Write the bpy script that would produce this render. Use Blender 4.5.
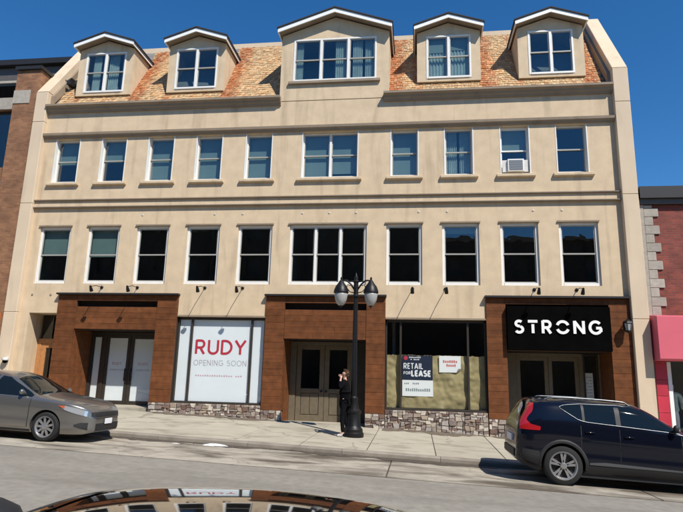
import bpy, bmesh, math, random
import numpy as np
from mathutils import Vector, Matrix, noise

random.seed(7)
R = math.radians
scene = bpy.context.scene
for o in list(bpy.data.objects):
    bpy.data.objects.remove(o)
COL = scene.collection
S = 1.12                      # survey units (camera 17 units from the facade) to metres

# ------------------------------------------------------------------ camera
YAW, PITCH, ROLL, FPX = R(-7.6), R(12.19), R(1.5), 570.0
cam = bpy.data.cameras.new('camera')
cam.sensor_width = 36.0
cam.lens = FPX / 683.0 * 36.0
cam.clip_start, cam.clip_end = 0.05, 5000
cam_o = bpy.data.objects.new('camera', cam)
COL.objects.link(cam_o)
fw = Vector((math.sin(YAW) * math.cos(PITCH), math.cos(YAW) * math.cos(PITCH), math.sin(PITCH)))
r0 = Vector((math.cos(YAW), -math.sin(YAW), 0))
u0 = r0.cross(fw)
rr = r0 * math.cos(ROLL) + u0 * math.sin(ROLL)
uu = -r0 * math.sin(ROLL) + u0 * math.cos(ROLL)
M = Matrix((rr, uu, -fw)).transposed().to_4x4()
M.translation = Vector((0, -17 * S, 1.39 * S))
cam_o.matrix_world = M
scene.camera = cam_o

# ------------------------------------------------------------------ sky and sun
SUN = Vector((0.87, -1.0, 1.58)).normalized()
EL = math.asin(SUN.z)
AZ = math.atan2(SUN.x, SUN.y)
world = bpy.data.worlds.new('World')
scene.world = world
world.use_nodes = True
wn = world.node_tree.nodes
wl = world.node_tree.links
sky = wn.new('ShaderNodeTexSky')
sky.sky_type = 'NISHITA'
sky.sun_disc = False
sky.sun_elevation = EL
sky.sun_rotation = AZ
sky.altitude = 300
sky.air_density = 1.0
sky.dust_density = 0.0
sky.ozone_density = 6.0
wn['Background'].inputs['Strength'].default_value = 0.105
hs = wn.new('ShaderNodeHueSaturation')
hs.inputs['Saturation'].default_value = 1.235
wl.new(sky.outputs['Color'], hs.inputs['Color'])
wl.new(hs.outputs['Color'], wn['Background'].inputs['Color'])
sun = bpy.data.lights.new('sun', 'SUN')
sun.energy = 4.6
sun.angle = R(0.53)
sun.color = (1.0, 0.945, 0.86)
sun_o = bpy.data.objects.new('sun', sun)
COL.objects.link(sun_o)
sun_o.rotation_euler = SUN.to_track_quat('Z', 'Y').to_euler()
sun_o.location = (20, -30, 40)
scene.view_settings.view_transform = 'Standard'
scene.view_settings.look = 'None'
scene.view_settings.gamma = 1.0
scene.view_settings.exposure = 0.39
scene.render.engine = 'CYCLES'

# ------------------------------------------------------------------ materials
MATS = {}


def srgb(r, g, b):
    f = lambda c: (c / 255 / 12.92) if c / 255 <= 0.04045 else ((c / 255 + 0.055) / 1.055) ** 2.4
    return (f(r), f(g), f(b))


def mat(name, col, rough=0.7, metal=0.0, spec=0.5, var=0.0, nscale=3.0, bump=0.0, bscale=60.0,
        stain=None, stain_amt=0.0, stain_scale=(0.6, 0.6, 0.6), stain_lo=0.5, rnd=0.0, island=0.0, coat=0.0,
        col2=None, cracks=0.0):
    """procedural principled material: world-position noise for colour, stains and fine relief"""
    if name in MATS:
        return MATS[name]
    m = bpy.data.materials.new(name)
    m.use_nodes = True
    nt = m.node_tree
    n, l = nt.nodes, nt.links
    b = n['Principled BSDF']
    b.inputs['Roughness'].default_value = rough
    b.inputs['Metallic'].default_value = metal
    b.inputs['Specular IOR Level'].default_value = spec
    if coat:
        b.inputs['Coat Weight'].default_value = coat
        b.inputs['Coat Roughness'].default_value = 0.03
    geo = n.new('ShaderNodeNewGeometry')
    rgb = n.new('ShaderNodeRGB')
    rgb.outputs[0].default_value = (*col, 1)
    cur = rgb.outputs[0]

    def mix(fac, a, c, kind='MIX'):
        x = n.new('ShaderNodeMix')
        x.data_type = 'RGBA'
        x.blend_type = kind
        if isinstance(fac, (int, float)):
            x.inputs[0].default_value = fac
        else:
            l.new(fac, x.inputs[0])
        l.new(a, x.inputs[6])
        if isinstance(c, tuple):
            x.inputs[7].default_value = (*c, 1)
        else:
            l.new(c, x.inputs[7])
        return x.outputs[2]

    def noise(scale, detail=4, mapping=None, dist=0.0):
        t = n.new('ShaderNodeTexNoise')
        t.inputs['Scale'].default_value = scale
        t.inputs['Detail'].default_value = detail
        t.inputs['Distortion'].default_value = dist
        if mapping:
            mp = n.new('ShaderNodeMapping')
            mp.inputs['Scale'].default_value = mapping
            l.new(geo.outputs['Position'], mp.inputs['Vector'])
            l.new(mp.outputs[0], t.inputs['Vector'])
        else:
            l.new(geo.outputs['Position'], t.inputs['Vector'])
        return t.outputs['Fac']

    def ramp(sock, lo, hi):
        mr = n.new('ShaderNodeMapRange')
        mr.inputs[1].default_value = lo
        mr.inputs[2].default_value = hi
        l.new(sock, mr.inputs[0])
        return mr.outputs[0]

    def brighten(sock, fac, amt):
        # multiply colour by 1-amt .. 1+amt
        mr = n.new('ShaderNodeMapRange')
        mr.inputs[3].default_value = 1 - amt
        mr.inputs[4].default_value = 1 + amt
        l.new(fac, mr.inputs[0])
        cb = n.new('ShaderNodeCombineColor')
        for i in range(3):
            l.new(mr.outputs[0], cb.inputs[i])
        return mix(1.0, sock, cb.outputs[0], 'MULTIPLY')

    if col2 is not None and isinstance(col2, list):
        rp = n.new('ShaderNodeValToRGB')
        rp.color_ramp.interpolation = 'CONSTANT'
        for q, cc in enumerate(col2):
            e = rp.color_ramp.elements[q] if q < 2 else rp.color_ramp.elements.new(q / len(col2))
            e.position = q / len(col2)
            e.color = (*cc, 1)
        l.new(geo.outputs['Random Per Island'], rp.inputs[0])
        cur = rp.outputs[0]
    elif col2 is not None:
        fac = geo.outputs['Random Per Island'] if island else noise(nscale)
        cur = mix(fac, cur, col2)
    if island:
        cur = brighten(cur, geo.outputs['Random Per Island'], island)
    if rnd:
        oi = n.new('ShaderNodeObjectInfo')
        cur = brighten(cur, oi.outputs['Random'], rnd)
    if var:
        cur = brighten(cur, ramp(noise(nscale, 6), 0.25, 0.75), var)
    if stain is not None:
        f = ramp(noise(1.0, 5, stain_scale, 0.4), stain_lo, stain_lo + 0.18)
        mm = n.new('ShaderNodeMath')
        mm.operation = 'MULTIPLY'
        mm.inputs[1].default_value = stain_amt
        l.new(f, mm.inputs[0])
        cur = mix(mm.outputs[0], cur, stain)
    if cracks:
        # thin wandering cracks
        wob = n.new('ShaderNodeTexNoise')
        wob.inputs['Scale'].default_value = 2.5
        wob.inputs['Detail'].default_value = 4
        l.new(geo.outputs['Position'], wob.inputs['Vector'])
        vm = n.new('ShaderNodeVectorMath')
        vm.operation = 'MULTIPLY_ADD'
        l.new(wob.outputs['Color'], vm.inputs[0])
        vm.inputs[1].default_value = (.7, .7, 0)
        l.new(geo.outputs['Position'], vm.inputs[2])
        vo = n.new('ShaderNodeTexVoronoi')
        vo.feature = 'DISTANCE_TO_EDGE'
        vo.inputs['Scale'].default_value = cracks
        l.new(vm.outputs[0], vo.inputs['Vector'])
        mr = n.new('ShaderNodeMapRange')
        mr.inputs[1].default_value, mr.inputs[2].default_value = 0.0015, 0.007
        mr.inputs[3].default_value, mr.inputs[4].default_value = 0.38, 0.0
        l.new(vo.outputs['Distance'], mr.inputs[0])
        cur = mix(mr.outputs[0], cur, (0.05, 0.042, 0.035))
    l.new(cur, b.inputs['Base Color'])
    if bump:
        bp = n.new('ShaderNodeBump')
        bp.inputs['Strength'].default_value = bump
        bp.inputs['Distance'].default_value = 0.01
        l.new(noise(bscale, 5), bp.inputs['Height'])
        l.new(bp.outputs[0], b.inputs['Normal'])
    MATS[name] = m
    return m


def brick_mat(name, c1, c2, mortar, axis='x', w=0.215, h=0.072):
    m = bpy.data.materials.new(name)
    m.use_nodes = True
    nt = m.node_tree
    n, l = nt.nodes, nt.links
    b = n['Principled BSDF']
    b.inputs['Roughness'].default_value = 0.85
    geo = n.new('ShaderNodeNewGeometry')
    sp = n.new('ShaderNodeSeparateXYZ')
    l.new(geo.outputs['Position'], sp.inputs[0])
    ad = n.new('ShaderNodeMath')
    l.new(sp.outputs[0], ad.inputs[0])
    l.new(sp.outputs[1], ad.inputs[1])
    cb = n.new('ShaderNodeCombineXYZ')
    l.new(ad.outputs[0], cb.inputs[0])
    l.new(sp.outputs[2], cb.inputs[1])
    t = n.new('ShaderNodeTexBrick')
    t.inputs['Scale'].default_value = 1.0
    t.inputs['Brick Width'].default_value = w
    t.inputs['Row Height'].default_value = h
    t.inputs['Mortar Size'].default_value = 0.006
    t.inputs['Mortar Smooth'].default_value = 0.2
    t.inputs['Color1'].default_value = (*c1, 1)
    t.inputs['Color2'].default_value = (*c2, 1)
    t.inputs['Mortar'].default_value = (*mortar, 1)
    l.new(cb.outputs[0], t.inputs['Vector'])
    ns = n.new('ShaderNodeTexNoise')
    ns.inputs['Scale'].default_value = 2.2
    ns.inputs['Detail'].default_value = 6
    l.new(geo.outputs['Position'], ns.inputs['Vector'])
    mr = n.new('ShaderNodeMapRange')
    mr.inputs[1].default_value, mr.inputs[2].default_value = 0.3, 0.7
    mr.inputs[3].default_value, mr.inputs[4].default_value = 0.7, 1.25
    l.new(ns.outputs['Fac'], mr.inputs[0])
    vm = n.new('ShaderNodeVectorMath')
    vm.operation = 'SCALE'
    l.new(t.outputs['Color'], vm.inputs[0])
    l.new(mr.outputs[0], vm.inputs['Scale'])
    l.new(vm.outputs[0], b.inputs['Base Color'])
    bp = n.new('ShaderNodeBump')
    bp.invert = True
    bp.inputs['Strength'].default_value = 0.6
    bp.inputs['Distance'].default_value = 0.006
    l.new(t.outputs['Fac'], bp.inputs['Height'])
    l.new(bp.outputs[0], b.inputs['Normal'])
    MATS[name] = m
    return m


def glass_mat(name, tint, ior=1.55, rough=0.0, wobble=0.15):
    m = bpy.data.materials.new(name)
    m.use_nodes = True
    nt = m.node_tree
    n, l = nt.nodes, nt.links
    n.remove(n['Principled BSDF'])
    tr = n.new('ShaderNodeBsdfTransparent')
    tr.inputs[0].default_value = (*tint, 1)
    gl = n.new('ShaderNodeBsdfGlossy')
    gl.inputs['Roughness'].default_value = rough
    lw = n.new('ShaderNodeLayerWeight')
    pw = n.new('ShaderNodeMath')
    pw.operation = 'POWER'
    pw.inputs[1].default_value = 5.0
    l.new(lw.outputs['Facing'], pw.inputs[0])
    fr = n.new('ShaderNodeMapRange')          # Schlick reflectance, the same from both sides of the pane
    fr.inputs[3].default_value = 2 * ((ior - 1) / (ior + 1)) ** 2
    fr.inputs[4].default_value = 1.0
    l.new(pw.outputs[0], fr.inputs[0])
    mx = n.new('ShaderNodeMixShader')
    geo = n.new('ShaderNodeNewGeometry')
    ns = n.new('ShaderNodeTexNoise')
    ns.inputs['Scale'].default_value = 1.6
    l.new(geo.outputs['Position'], ns.inputs['Vector'])
    bp = n.new('ShaderNodeBump')
    bp.inputs['Strength'].default_value = wobble
    bp.inputs['Distance'].default_value = 0.02
    l.new(ns.outputs['Fac'], bp.inputs['Height'])
    l.new(bp.outputs[0], gl.inputs['Normal'])
    l.new(fr.outputs[0], mx.inputs[0])
    l.new(tr.outputs[0], mx.inputs[1])
    l.new(gl.outputs[0], mx.inputs[2])
    l.new(mx.outputs[0], n['Material Output'].inputs[0])
    MATS[name] = m
    return m


def attr_mat(name, attr, rough=0.8, bump=0.3, bscale=40):
    m = mat(name, (0.5, 0.3, 0.1), rough, bump=bump, bscale=bscale)
    n, l = m.node_tree.nodes, m.node_tree.links
    a = n.new('ShaderNodeAttribute')
    a.attribute_name = attr
    l.new(a.outputs['Color'], n['Principled BSDF'].inputs['Base Color'])
    return m


STUCCO = mat('stucco', (0.605, 0.475, 0.32), 0.9, spec=0.2, var=0.10, nscale=2.6, bump=0.6, bscale=38,
             stain=(0.30, 0.225, 0.15), stain_amt=0.42, stain_scale=(2.6, 2.6, 0.30), stain_lo=0.54)
PILASTER = mat('pale_stucco', (0.62, 0.50, 0.36), 0.9, spec=0.2, var=0.06, nscale=1.1, bump=0.3, bscale=50,
               stain=(0.36, 0.28, 0.2), stain_amt=0.35, stain_scale=(2.5, 2.5, 0.3), stain_lo=0.56)
TRIM = mat('taupe_trim', (0.27, 0.215, 0.155), 0.8, spec=0.3, var=0.1, nscale=2.0, bump=0.15, bscale=40,
           stain=(0.16, 0.13, 0.1), stain_amt=0.5, stain_scale=(2.0, 2, 1.2), stain_lo=0.55)
WHITE = mat('white_paint', (0.74, 0.73, 0.69), 0.5, var=0.05, nscale=5)
FASCIA = mat('fascia_white', (0.82, 0.82, 0.80), 0.5, var=0.04, nscale=4)
SASH = mat('sash_paint', (0.50, 0.47, 0.41), 0.5, var=0.05, nscale=6)
RAIL = mat('meeting_rail_paint', (0.34, 0.33, 0.30), 0.5, var=0.05, nscale=6)
GLASS = glass_mat('window_glass', (0.62, 0.74, 0.75), 1.75)
SHOPGLASS = glass_mat('shop_glass', (0.93, 0.955, 0.95), 1.5, wobble=0.12)
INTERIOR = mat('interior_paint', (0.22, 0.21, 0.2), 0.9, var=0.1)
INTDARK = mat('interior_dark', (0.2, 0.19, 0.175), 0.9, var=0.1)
BLIND = mat('blind_fabric', (0.24, 0.29, 0.275), 0.8, var=0.08, nscale=2)
CURTAIN = mat('curtain_cloth', (0.42, 0.46, 0.43), 0.9, var=0.15, nscale=4)
PLANK = mat('brown_plank', (0.145, 0.053, 0.020), 0.65, spec=0.15, var=0.28, nscale=5, rnd=0.14, bump=0.15, bscale=25,
            stain=(0.07, 0.03, 0.015), stain_amt=0.35, stain_scale=(1.2, 1.2, 9), stain_lo=0.5)
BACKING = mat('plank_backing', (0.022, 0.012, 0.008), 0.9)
FLASH = mat('dark_flashing', (0.018, 0.016, 0.015), 0.5, var=0.1)
BRONZE = mat('bronze_frame', (0.05, 0.042, 0.034), 0.4, metal=0.3, var=0.15)
DOORWOOD = mat('greige_door', (0.135, 0.108, 0.07), 0.6, var=0.15, nscale=6, bump=0.1)
ORANGEWOOD = mat('orange_wood', (0.42, 0.19, 0.07), 0.5, var=0.2, nscale=7)
PAPERWHITE = mat('white_vinyl', (0.82, 0.85, 0.88), 0.6, var=0.03, nscale=1.5)
KRAFT = mat('kraft_paper', (0.36, 0.29, 0.145), 0.85, var=0.18, nscale=4, bump=0.3, bscale=9)
STONE = mat('stone_veneer', (0.50, 0.43, 0.345), 0.9, col2=[(0.46, 0.39, 0.31), (0.16, 0.095, 0.07), (0.30, 0.25, 0.205), (0.21, 0.165, 0.14), (0.52, 0.46, 0.38), (0.115, 0.08, 0.07), (0.34, 0.27, 0.20), (0.25, 0.19, 0.165), (0.40, 0.36, 0.32)], var=0.2, nscale=14, bump=0.6, bscale=30)
MORTAR = mat('mortar', (0.22, 0.185, 0.15), 0.95, var=0.15, nscale=9, bump=0.4)
BLACKMET = mat('black_metal', (0.006, 0.006, 0.0065), 0.45, spec=0.35, var=0.2, nscale=8)
FROST = mat('frosted_glass', (0.34, 0.34, 0.33), 0.35, spec=0.5, var=0.06)
RED = mat('red_print', (0.52, 0.035, 0.06), 0.6)
GREYPRINT = mat('grey_print', (0.42, 0.36, 0.40), 0.6)
PINKPRINT = mat('pink_print', (0.62, 0.42, 0.47), 0.6)
NAVY = mat('navy_print', (0.014, 0.022, 0.05), 0.5)
SIGNBLACK = mat('sign_black', (0.0035, 0.0035, 0.0035), 0.8, spec=0.0, var=0.2)
SIGNWHITE = mat('sign_white', (0.85, 0.85, 0.84), 0.5)
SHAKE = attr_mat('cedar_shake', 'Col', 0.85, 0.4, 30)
ROOFING = mat('dark_roofing', (0.03, 0.024, 0.022), 0.9, var=0.2, nscale=9, bump=0.3)
FLATROOF = mat('flat_roof', (0.18, 0.17, 0.16), 0.9, var=0.2)
BRICKRED = brick_mat('red_brick', (0.25, 0.055, 0.036), (0.165, 0.036, 0.026), (0.15, 0.085, 0.07))
BRICKBROWN = brick_mat('brown_brick', (0.285, 0.135, 0.062), (0.20, 0.088, 0.04), (0.22, 0.14, 0.095))
BRICKFAR = brick_mat('dark_brick', (0.09, 0.06, 0.045), (0.06, 0.04, 0.03), (0.12, 0.1, 0.09))
QUOIN = mat('quoin_stone', (0.36, 0.325, 0.275), 0.9, var=0.15, nscale=8, rnd=0.15, bump=0.4)
CONCRETE = mat('sidewalk_concrete', (0.385, 0.35, 0.275), 0.9, cracks=0.16, spec=0.2, var=0.10, nscale=2.2, rnd=0.07, bump=0.25, bscale=45,
               stain=(0.15, 0.125, 0.09), stain_amt=0.6, stain_scale=(0.8, 1.5, 1), stain_lo=0.53)
LANE = mat('lane_concrete', (0.35, 0.315, 0.255), 0.9, spec=0.2, var=0.2, nscale=3.0, rnd=0.10, cracks=0.55, bump=0.3, bscale=45,
           stain=(0.085, 0.066, 0.048), stain_amt=0.9, stain_scale=(0.62, 1.5, 1), stain_lo=0.46)
KERB = mat('kerb_concrete', (0.24, 0.21, 0.17), 0.9, var=0.15, nscale=4, rnd=0.08, bump=0.3,
           stain=(0.11, 0.09, 0.07), stain_amt=0.7, stain_scale=(0.9, 1, 1), stain_lo=0.5)
ASPHALT = mat('asphalt', (0.255, 0.235, 0.20), 0.9, spec=0.2, var=0.16, nscale=7.0, bump=0.8, bscale=90,
              stain=(0.165, 0.15, 0.125), stain_amt=0.6, stain_scale=(0.16, 1.1, 1), stain_lo=0.48)
DIRT = mat('dirt', (0.075, 0.062, 0.05), 0.95, var=0.2)
GROUNDM = mat('ground_earth', (0.16, 0.14, 0.11), 0.95, var=0.2, nscale=0.4)
SNOW = mat('snow_white', (0.74, 0.75, 0.76), 0.7, bump=0.8, bscale=20, var=.2, nscale=12)

# ------------------------------------------------------------------ builders


class MB:
    def __init__(s, scale=None):
        s.v, s.f = [], []
        s.s = S if scale is None else scale
        s.cols = None

    def quad(s, *pts):
        i = len(s.v)
        s.v += [tuple(p) for p in pts]
        s.f.append(tuple(range(i, i + len(pts))))
        return s

    def box(s, x0, x1, y0, y1, z0, z1):
        i = len(s.v)
        s.v += [(x0, y0, z0), (x1, y0, z0), (x1, y1, z0), (x0, y1, z0), (x0, y0, z1), (x1, y0, z1), (x1, y1, z1), (x0, y1, z1)]
        for f in ((0, 3, 2, 1), (4, 5, 6, 7), (0, 1, 5, 4), (1, 2, 6, 5), (2, 3, 7, 6), (3, 0, 4, 7)):
            s.f.append(tuple(i + k for k in f))
        return s

    def hexa(s, p):                     # 8 points, bottom ring then top ring
        i = len(s.v)
        s.v += [tuple(q) for q in p]
        for f in ((0, 3, 2, 1), (4, 5, 6, 7), (0, 1, 5, 4), (1, 2, 6, 5), (2, 3, 7, 6), (3, 0, 4, 7)):
            s.f.append(tuple(i + k for k in f))
        return s

    def prism(s, poly, a0, a1, axis='x'):
        """extrude a 2-D polygon; axis x: poly is (y,z); axis y: poly is (x,z); axis z: (x,y)"""
        n = len(poly)
        i = len(s.v)
        for a in (a0, a1):
            for p in poly:
                if axis == 'x':
                    s.v.append((a, p[0], p[1]))
                elif axis == 'y':
                    s.v.append((p[0], a, p[1]))
                else:
                    s.v.append((p[0], p[1], a))
        s.f.append(tuple(range(i + n - 1, i - 1, -1)))
        s.f.append(tuple(range(i + n, i + 2 * n)))
        for k in range(n):
            s.f.append((i + k, i + (k + 1) % n, i + n + (k + 1) % n, i + n + k))
        return s

    def lathe(s, prof, c=(0, 0, 0), n=20, axis='z', flute=0.0, cap=True):
        """prof: list of (radius, height)"""
        i = len(s.v)
        for (r, h) in prof:
            for k in range(n):
                a = 2 * math.pi * k / n
                q = r * (1 - flute * (k % 2))
                x, y = q * math.cos(a), q * math.sin(a)
                if axis == 'z':
                    s.v.append((c[0] + x, c[1] + y, c[2] + h))
                elif axis == 'y':
                    s.v.append((c[0] + x, c[1] + h, c[2] + y))
                else:
                    s.v.append((c[0] + h, c[1] + x, c[2] + y))
        m = len(prof)
        for j in range(m - 1):
            for k in range(n):
                s.f.append((i + j * n + k, i + j * n + (k + 1) % n, i + (j + 1) * n + (k + 1) % n, i + (j + 1) * n + k))
        if cap:
            s.f.append(tuple(i + k for k in range(n))[::-1])
            s.f.append(tuple(i + (m - 1) * n + k for k in range(n)))
        return s

    def tube(s, pts, r, n=8):
        pts = [Vector(p) for p in pts]
        i = len(s.v)
        m = len(pts)
        for j, p in enumerate(pts):
            d = (pts[min(j + 1, m - 1)] - pts[max(j - 1, 0)]).normalized()
            a = Vector((0, 0, 1)) if abs(d.z) < 0.9 else Vector((1, 0, 0))
            u = d.cross(a).normalized()
            w = d.cross(u)
            q = r[j] if isinstance(r, (list, tuple)) else r
            for k in range(n):
                t = 2 * math.pi * k / n
                s.v.append(tuple(p + u * (q * math.cos(t)) + w * (q * math.sin(t))))
        for j in range(m - 1):
            for k in range(n):
                s.f.append((i + j * n + k, i + j * n + (k + 1) % n, i + (j + 1) * n + (k + 1) % n, i + (j + 1) * n + k))
        s.f.append(tuple(i + k for k in range(n))[::-1])
        s.f.append(tuple(i + (m - 1) * n + k for k in range(n)))
        return s

    def grid(s, rows):
        """rows of points -> quad sheet"""
        i = len(s.v)
        n = len(rows[0])
        for r_ in rows:
            s.v += [tuple(p) for p in r_]
        for a in range(len(rows) - 1):
            for b in range(n - 1):
                s.f.append((i + a * n + b, i + a * n + b + 1, i + (a + 1) * n + b + 1, i + (a + 1) * n + b))
        return s

    def mesh(s, name, material, smooth=False, bevel=0.0):
        me = bpy.data.meshes.new(name)
        me.from_pydata([(a * s.s, b * s.s, c * s.s) for a, b, c in s.v], [], s.f)
        bm = bmesh.new()
        bm.from_mesh(me)
        if 'glass' not in material.name or len(s.f) > 6:
            bmesh.ops.recalc_face_normals(bm, faces=bm.faces)
        if bevel:
            bmesh.ops.bevel(bm, geom=list(bm.edges), offset=bevel * s.s, segments=1, affect='EDGES', clamp_overlap=True)
        bm.to_mesh(me)
        bm.free()
        if s.cols is not None:
            at = me.color_attributes.new('Col', 'FLOAT_COLOR', 'CORNER')
            for p in me.polygons:
                for li in p.loop_indices:
                    at.data[li].color = (*s.cols[p.index], 1)
        if smooth:
            me.polygons.foreach_set('use_smooth', [True] * len(me.polygons))
            if smooth != True:
                me.set_sharp_from_angle(angle=R(smooth))
        me.materials.append(material)
        return me

    def build(s, name, material, parent=None, smooth=False, bevel=0.0, kind=None, label=None):
        o = bpy.data.objects.new(name, s.mesh(name, material, smooth, bevel))
        COL.objects.link(o)
        attach(o, parent)
        if kind:
            o['kind'] = kind
        if label:
            o['label'] = label
        return o


def attach(o, parent):
    if parent is not None:
        o.parent = parent
        w = parent.get('_w')
        # parents that are pure translations: keep the child's mesh in world coordinates
        if w is not None:
            o.matrix_parent_inverse = Matrix.Translation((-w[0], -w[1], -w[2]))
        # a part whose parent is a part already sits in the parent's own coordinates


def thing(name, label, cat, loc=(0, 0, 0), group=None, rot=None, local=False):
    o = bpy.data.objects.new(name, None)
    COL.objects.link(o)
    o.location = loc
    o.empty_display_size = 0.2
    if rot:
        o.rotation_euler = rot
    o['label'] = label
    o['category'] = cat
    if group:
        o['group'] = group
    if not local:
        o['_w'] = tuple(loc)
    return o


def sub(o):
    """mark a mesh part (origin at world zero) so that its own children need no offset"""
    if '_w' in o:
        del o['_w']
    return o


def tag(o, label, cat, group=None):
    o['label'] = label
    o['category'] = cat
    if group:
        o['group'] = group
    return o


def struct(o):
    o['kind'] = 'structure'
    return o


def wall_grid(mb, x0, x1, z0, z1, opens, y0, y1):
    xs = sorted({x0, x1} | {min(max(a, x0), x1) for o in opens for a in o[:2]})
    zs = sorted({z0, z1} | {min(max(a, z0), z1) for o in opens for a in o[2:]})
    nx, nz = len(xs) - 1, len(zs) - 1

    def solid(i, j):
        if i < 0 or j < 0 or i >= nx or j >= nz:
            return False
        cx, cz = (xs[i] + xs[i + 1]) / 2, (zs[j] + zs[j + 1]) / 2
        return not any(a < cx < b and c < cz < d for a, b, c, d in opens)
    for i in range(nx):
        for j in range(nz):
            if not solid(i, j):
                continue
            a, b, c, d = xs[i], xs[i + 1], zs[j], zs[j + 1]
            mb.quad((a, y0, c), (b, y0, c), (b, y0, d), (a, y0, d))
            mb.quad((a, y1, d), (b, y1, d), (b, y1, c), (a, y1, c))
            if not solid(i - 1, j):
                mb.quad((a, y0, c), (a, y0, d), (a, y1, d), (a, y1, c))
            if not solid(i + 1, j):
                mb.quad((b, y0, c), (b, y1, c), (b, y1, d), (b, y0, d))
            if not solid(i, j - 1):
                mb.quad((a, y0, c), (a, y1, c), (b, y1, c), (b, y0, c))
            if not solid(i, j + 1):
                mb.quad((a, y0, d), (b, y0, d), (b, y1, d), (a, y1, d))
    return mb


SL = 0.0344                      # the street falls to the right


def pave(x, y):
    return -SL * x + 0.025 * y


def road(x, y):
    k = [(-4.4, -0.2425), (-8.0, -0.19), (-11, -0.24), (-14.6, -0.395), (-16, -0.46)]
    ys = -y
    z = np.interp(ys, [-a for a, _ in k], [b for _, b in k])
    return -SL * x + float(z)


# ------------------------------------------------------------------ ground, road, pavement
mb = MB(1)
xs = [-1500, -60, -30, 0, 30, 60, 1500]
rows = []
for y in (-1500, -60, 0, 60, 1500):
    rows.append([(x, y, -SL * max(-60, min(60, x)) - 0.95) for x in xs])
mb.grid(rows)
struct(mb.build('ground', GROUNDM))

X0, X1 = -40.0, 32.0
mb = MB()
rows = []
for y in (-15.65, -14.6, -13, -11, -9.5, -8.0, -7.0, -5.6, -4.4):
    rows.append([(x, y, road(x, y)) for x in np.arange(X0, X1 + 1, 4)])
mb.grid(rows)
struct(mb.build('road', ASPHALT, smooth=True))

lane = struct(MB().grid([[(x, y, road(x, y) + 0.003) for x in (X0, X1)] for y in (-6.98, -4.45)]).build('parking_lane', DIRT))
x = -26.3
while x < 16:
    w = 4.3
    mb = MB()
    g = 0.014
    for (ya, yb) in ((-6.97, -5.32), (-5.30, -4.46)):
        if ya < -6:
            a0, a1 = x + g, x + w - g
        else:
            a0, a1 = x + g, x + w - g
        z = 0.012 + random.uniform(0, 0.004)
        p = [(a0, ya), (a1, ya), (a1, yb), (a0, yb)]
        MB().hexa([(a, b, road(a, b) - 0.05) for a, b in p] + [(a, b, road(a, b) + z) for a, b in p]).build('concrete_slab', LANE, lane, bevel=0.004)
    x += w

walk = struct(MB().grid([[(x, y, pave(x, y) - 0.012) for x in (X0, X1)] for y in (-4.36, 0.25)]).build('sidewalk', DIRT))
x = -20.03
while x < 14:
    w = 1.46
    for (ya, yb) in ((-4.34, -2.86), (-2.85, -1.30), (-1.29, 0.02)):
        g = 0.009
        p = [(x + g, ya + .004), (x + w - g, ya + .004), (x + w - g, yb - .004), (x + g, yb - .004)]
        dz = [random.uniform(-0.003, 0.004) for _ in range(4)]
        MB().hexa([(a, b, pave(a, b) - 0.10) for a, b in p] + [(a, b, pave(a, b) + d) for (a, b), d in zip(p, dz)]).build('paving_slab', CONCRETE, walk, bevel=0.006)
    x += w
kerb = struct(MB().grid([[(x, y, pave(x, y) - 0.2) for x in (X0, X1)] for y in (-4.5, -4.35)]).build('kerb', DIRT))
x = -20.0
while x < 14:
    w = 2.05
    a0, a1 = x + .004, x + w - .004
    mb = MB()
    poly = [(-4.50, -0.35), (-4.49, -0.03), (-4.46, 0.0), (-4.345, 0.004), (-4.345, -0.35)]
    pts0 = [(a0, y, pave(a0, -4.45) + z) for y, z in poly]
    pts1 = [(a1, y, pave(a1, -4.45) + z) for y, z in poly]
    n = len(poly)
    mb.v = pts0 + pts1
    mb.f = [tuple(range(n))[::-1], tuple(range(n, 2 * n))] + [(k, (k + 1) % n, n + (k + 1) % n, n + k) for k in range(n)]
    mb.build('kerb_stone', KERB, kerb)
    x += w
# pavement on the photographer's side
mb = MB()
nz = lambda x: -SL * x - 0.445 + 0.13
p = [(X0, -22), (X1, -22), (X1, -15.6), (X0, -15.6)]
mb.hexa([(a, b, nz(a) - 0.5) for a, b in p] + [(a, b, nz(a)) for a, b in p])
struct(mb.build('near_sidewalk', CONCRETE))

# ================================================================== the stucco building
BLD = thing('stucco_building', 'four-storey tan stucco building with mansard roof, five dormers and brown storefront portals', 'building', (-3.37 * S, 0, 0))
A = [(-12.44, -11.33), (-10.72, -9.61), (-9.02, -7.92), (-7.31, -6.21), (-5.61, -4.49), (-3.93, -1.50), (-0.90, 0.19), (0.79, 1.89), (2.51, 3.61), (4.20, 5.31)]
AZ0, AZ1 = 4.20, 6.11
B = [(-12.31, -11.39), (-10.62, -9.69), (-8.94, -8.00), (-7.25, -6.32), (-5.55, -4.63), (-3.66, -1.81), (-0.80, 0.10), (0.88, 1.79), (2.58, 3.49), (4.25, 5.19)]
BZ0, BZ1 = 7.66, 9.24
FR = [(-11.43, -7.38, 2.74, 3.88), (-4.56, -0.90, 2.54, 3.88), (2.02, 6.0, 2.32, 3.88)]   # portals: x0, x1, soffit, top
SW = [(-7.38, -4.56), (-0.90, 2.02)]
SILL, SWT = 0.56, 3.17
opens = [(a, b, AZ0, AZ1) for a, b in A] + [(a, b, BZ0, BZ1) for a, b in B]
opens += [(a, b, -2, d) for a, b, c, d in FR] + [(a, b, -2, SWT) for a, b in SW] + [(-12.42, -11.43, -2, 3.24)]
wall_grid(MB(), -12.78, 6.02, -1.0, 10.34, opens, 0.0, 0.26).build('wall', STUCCO, BLD)

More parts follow.
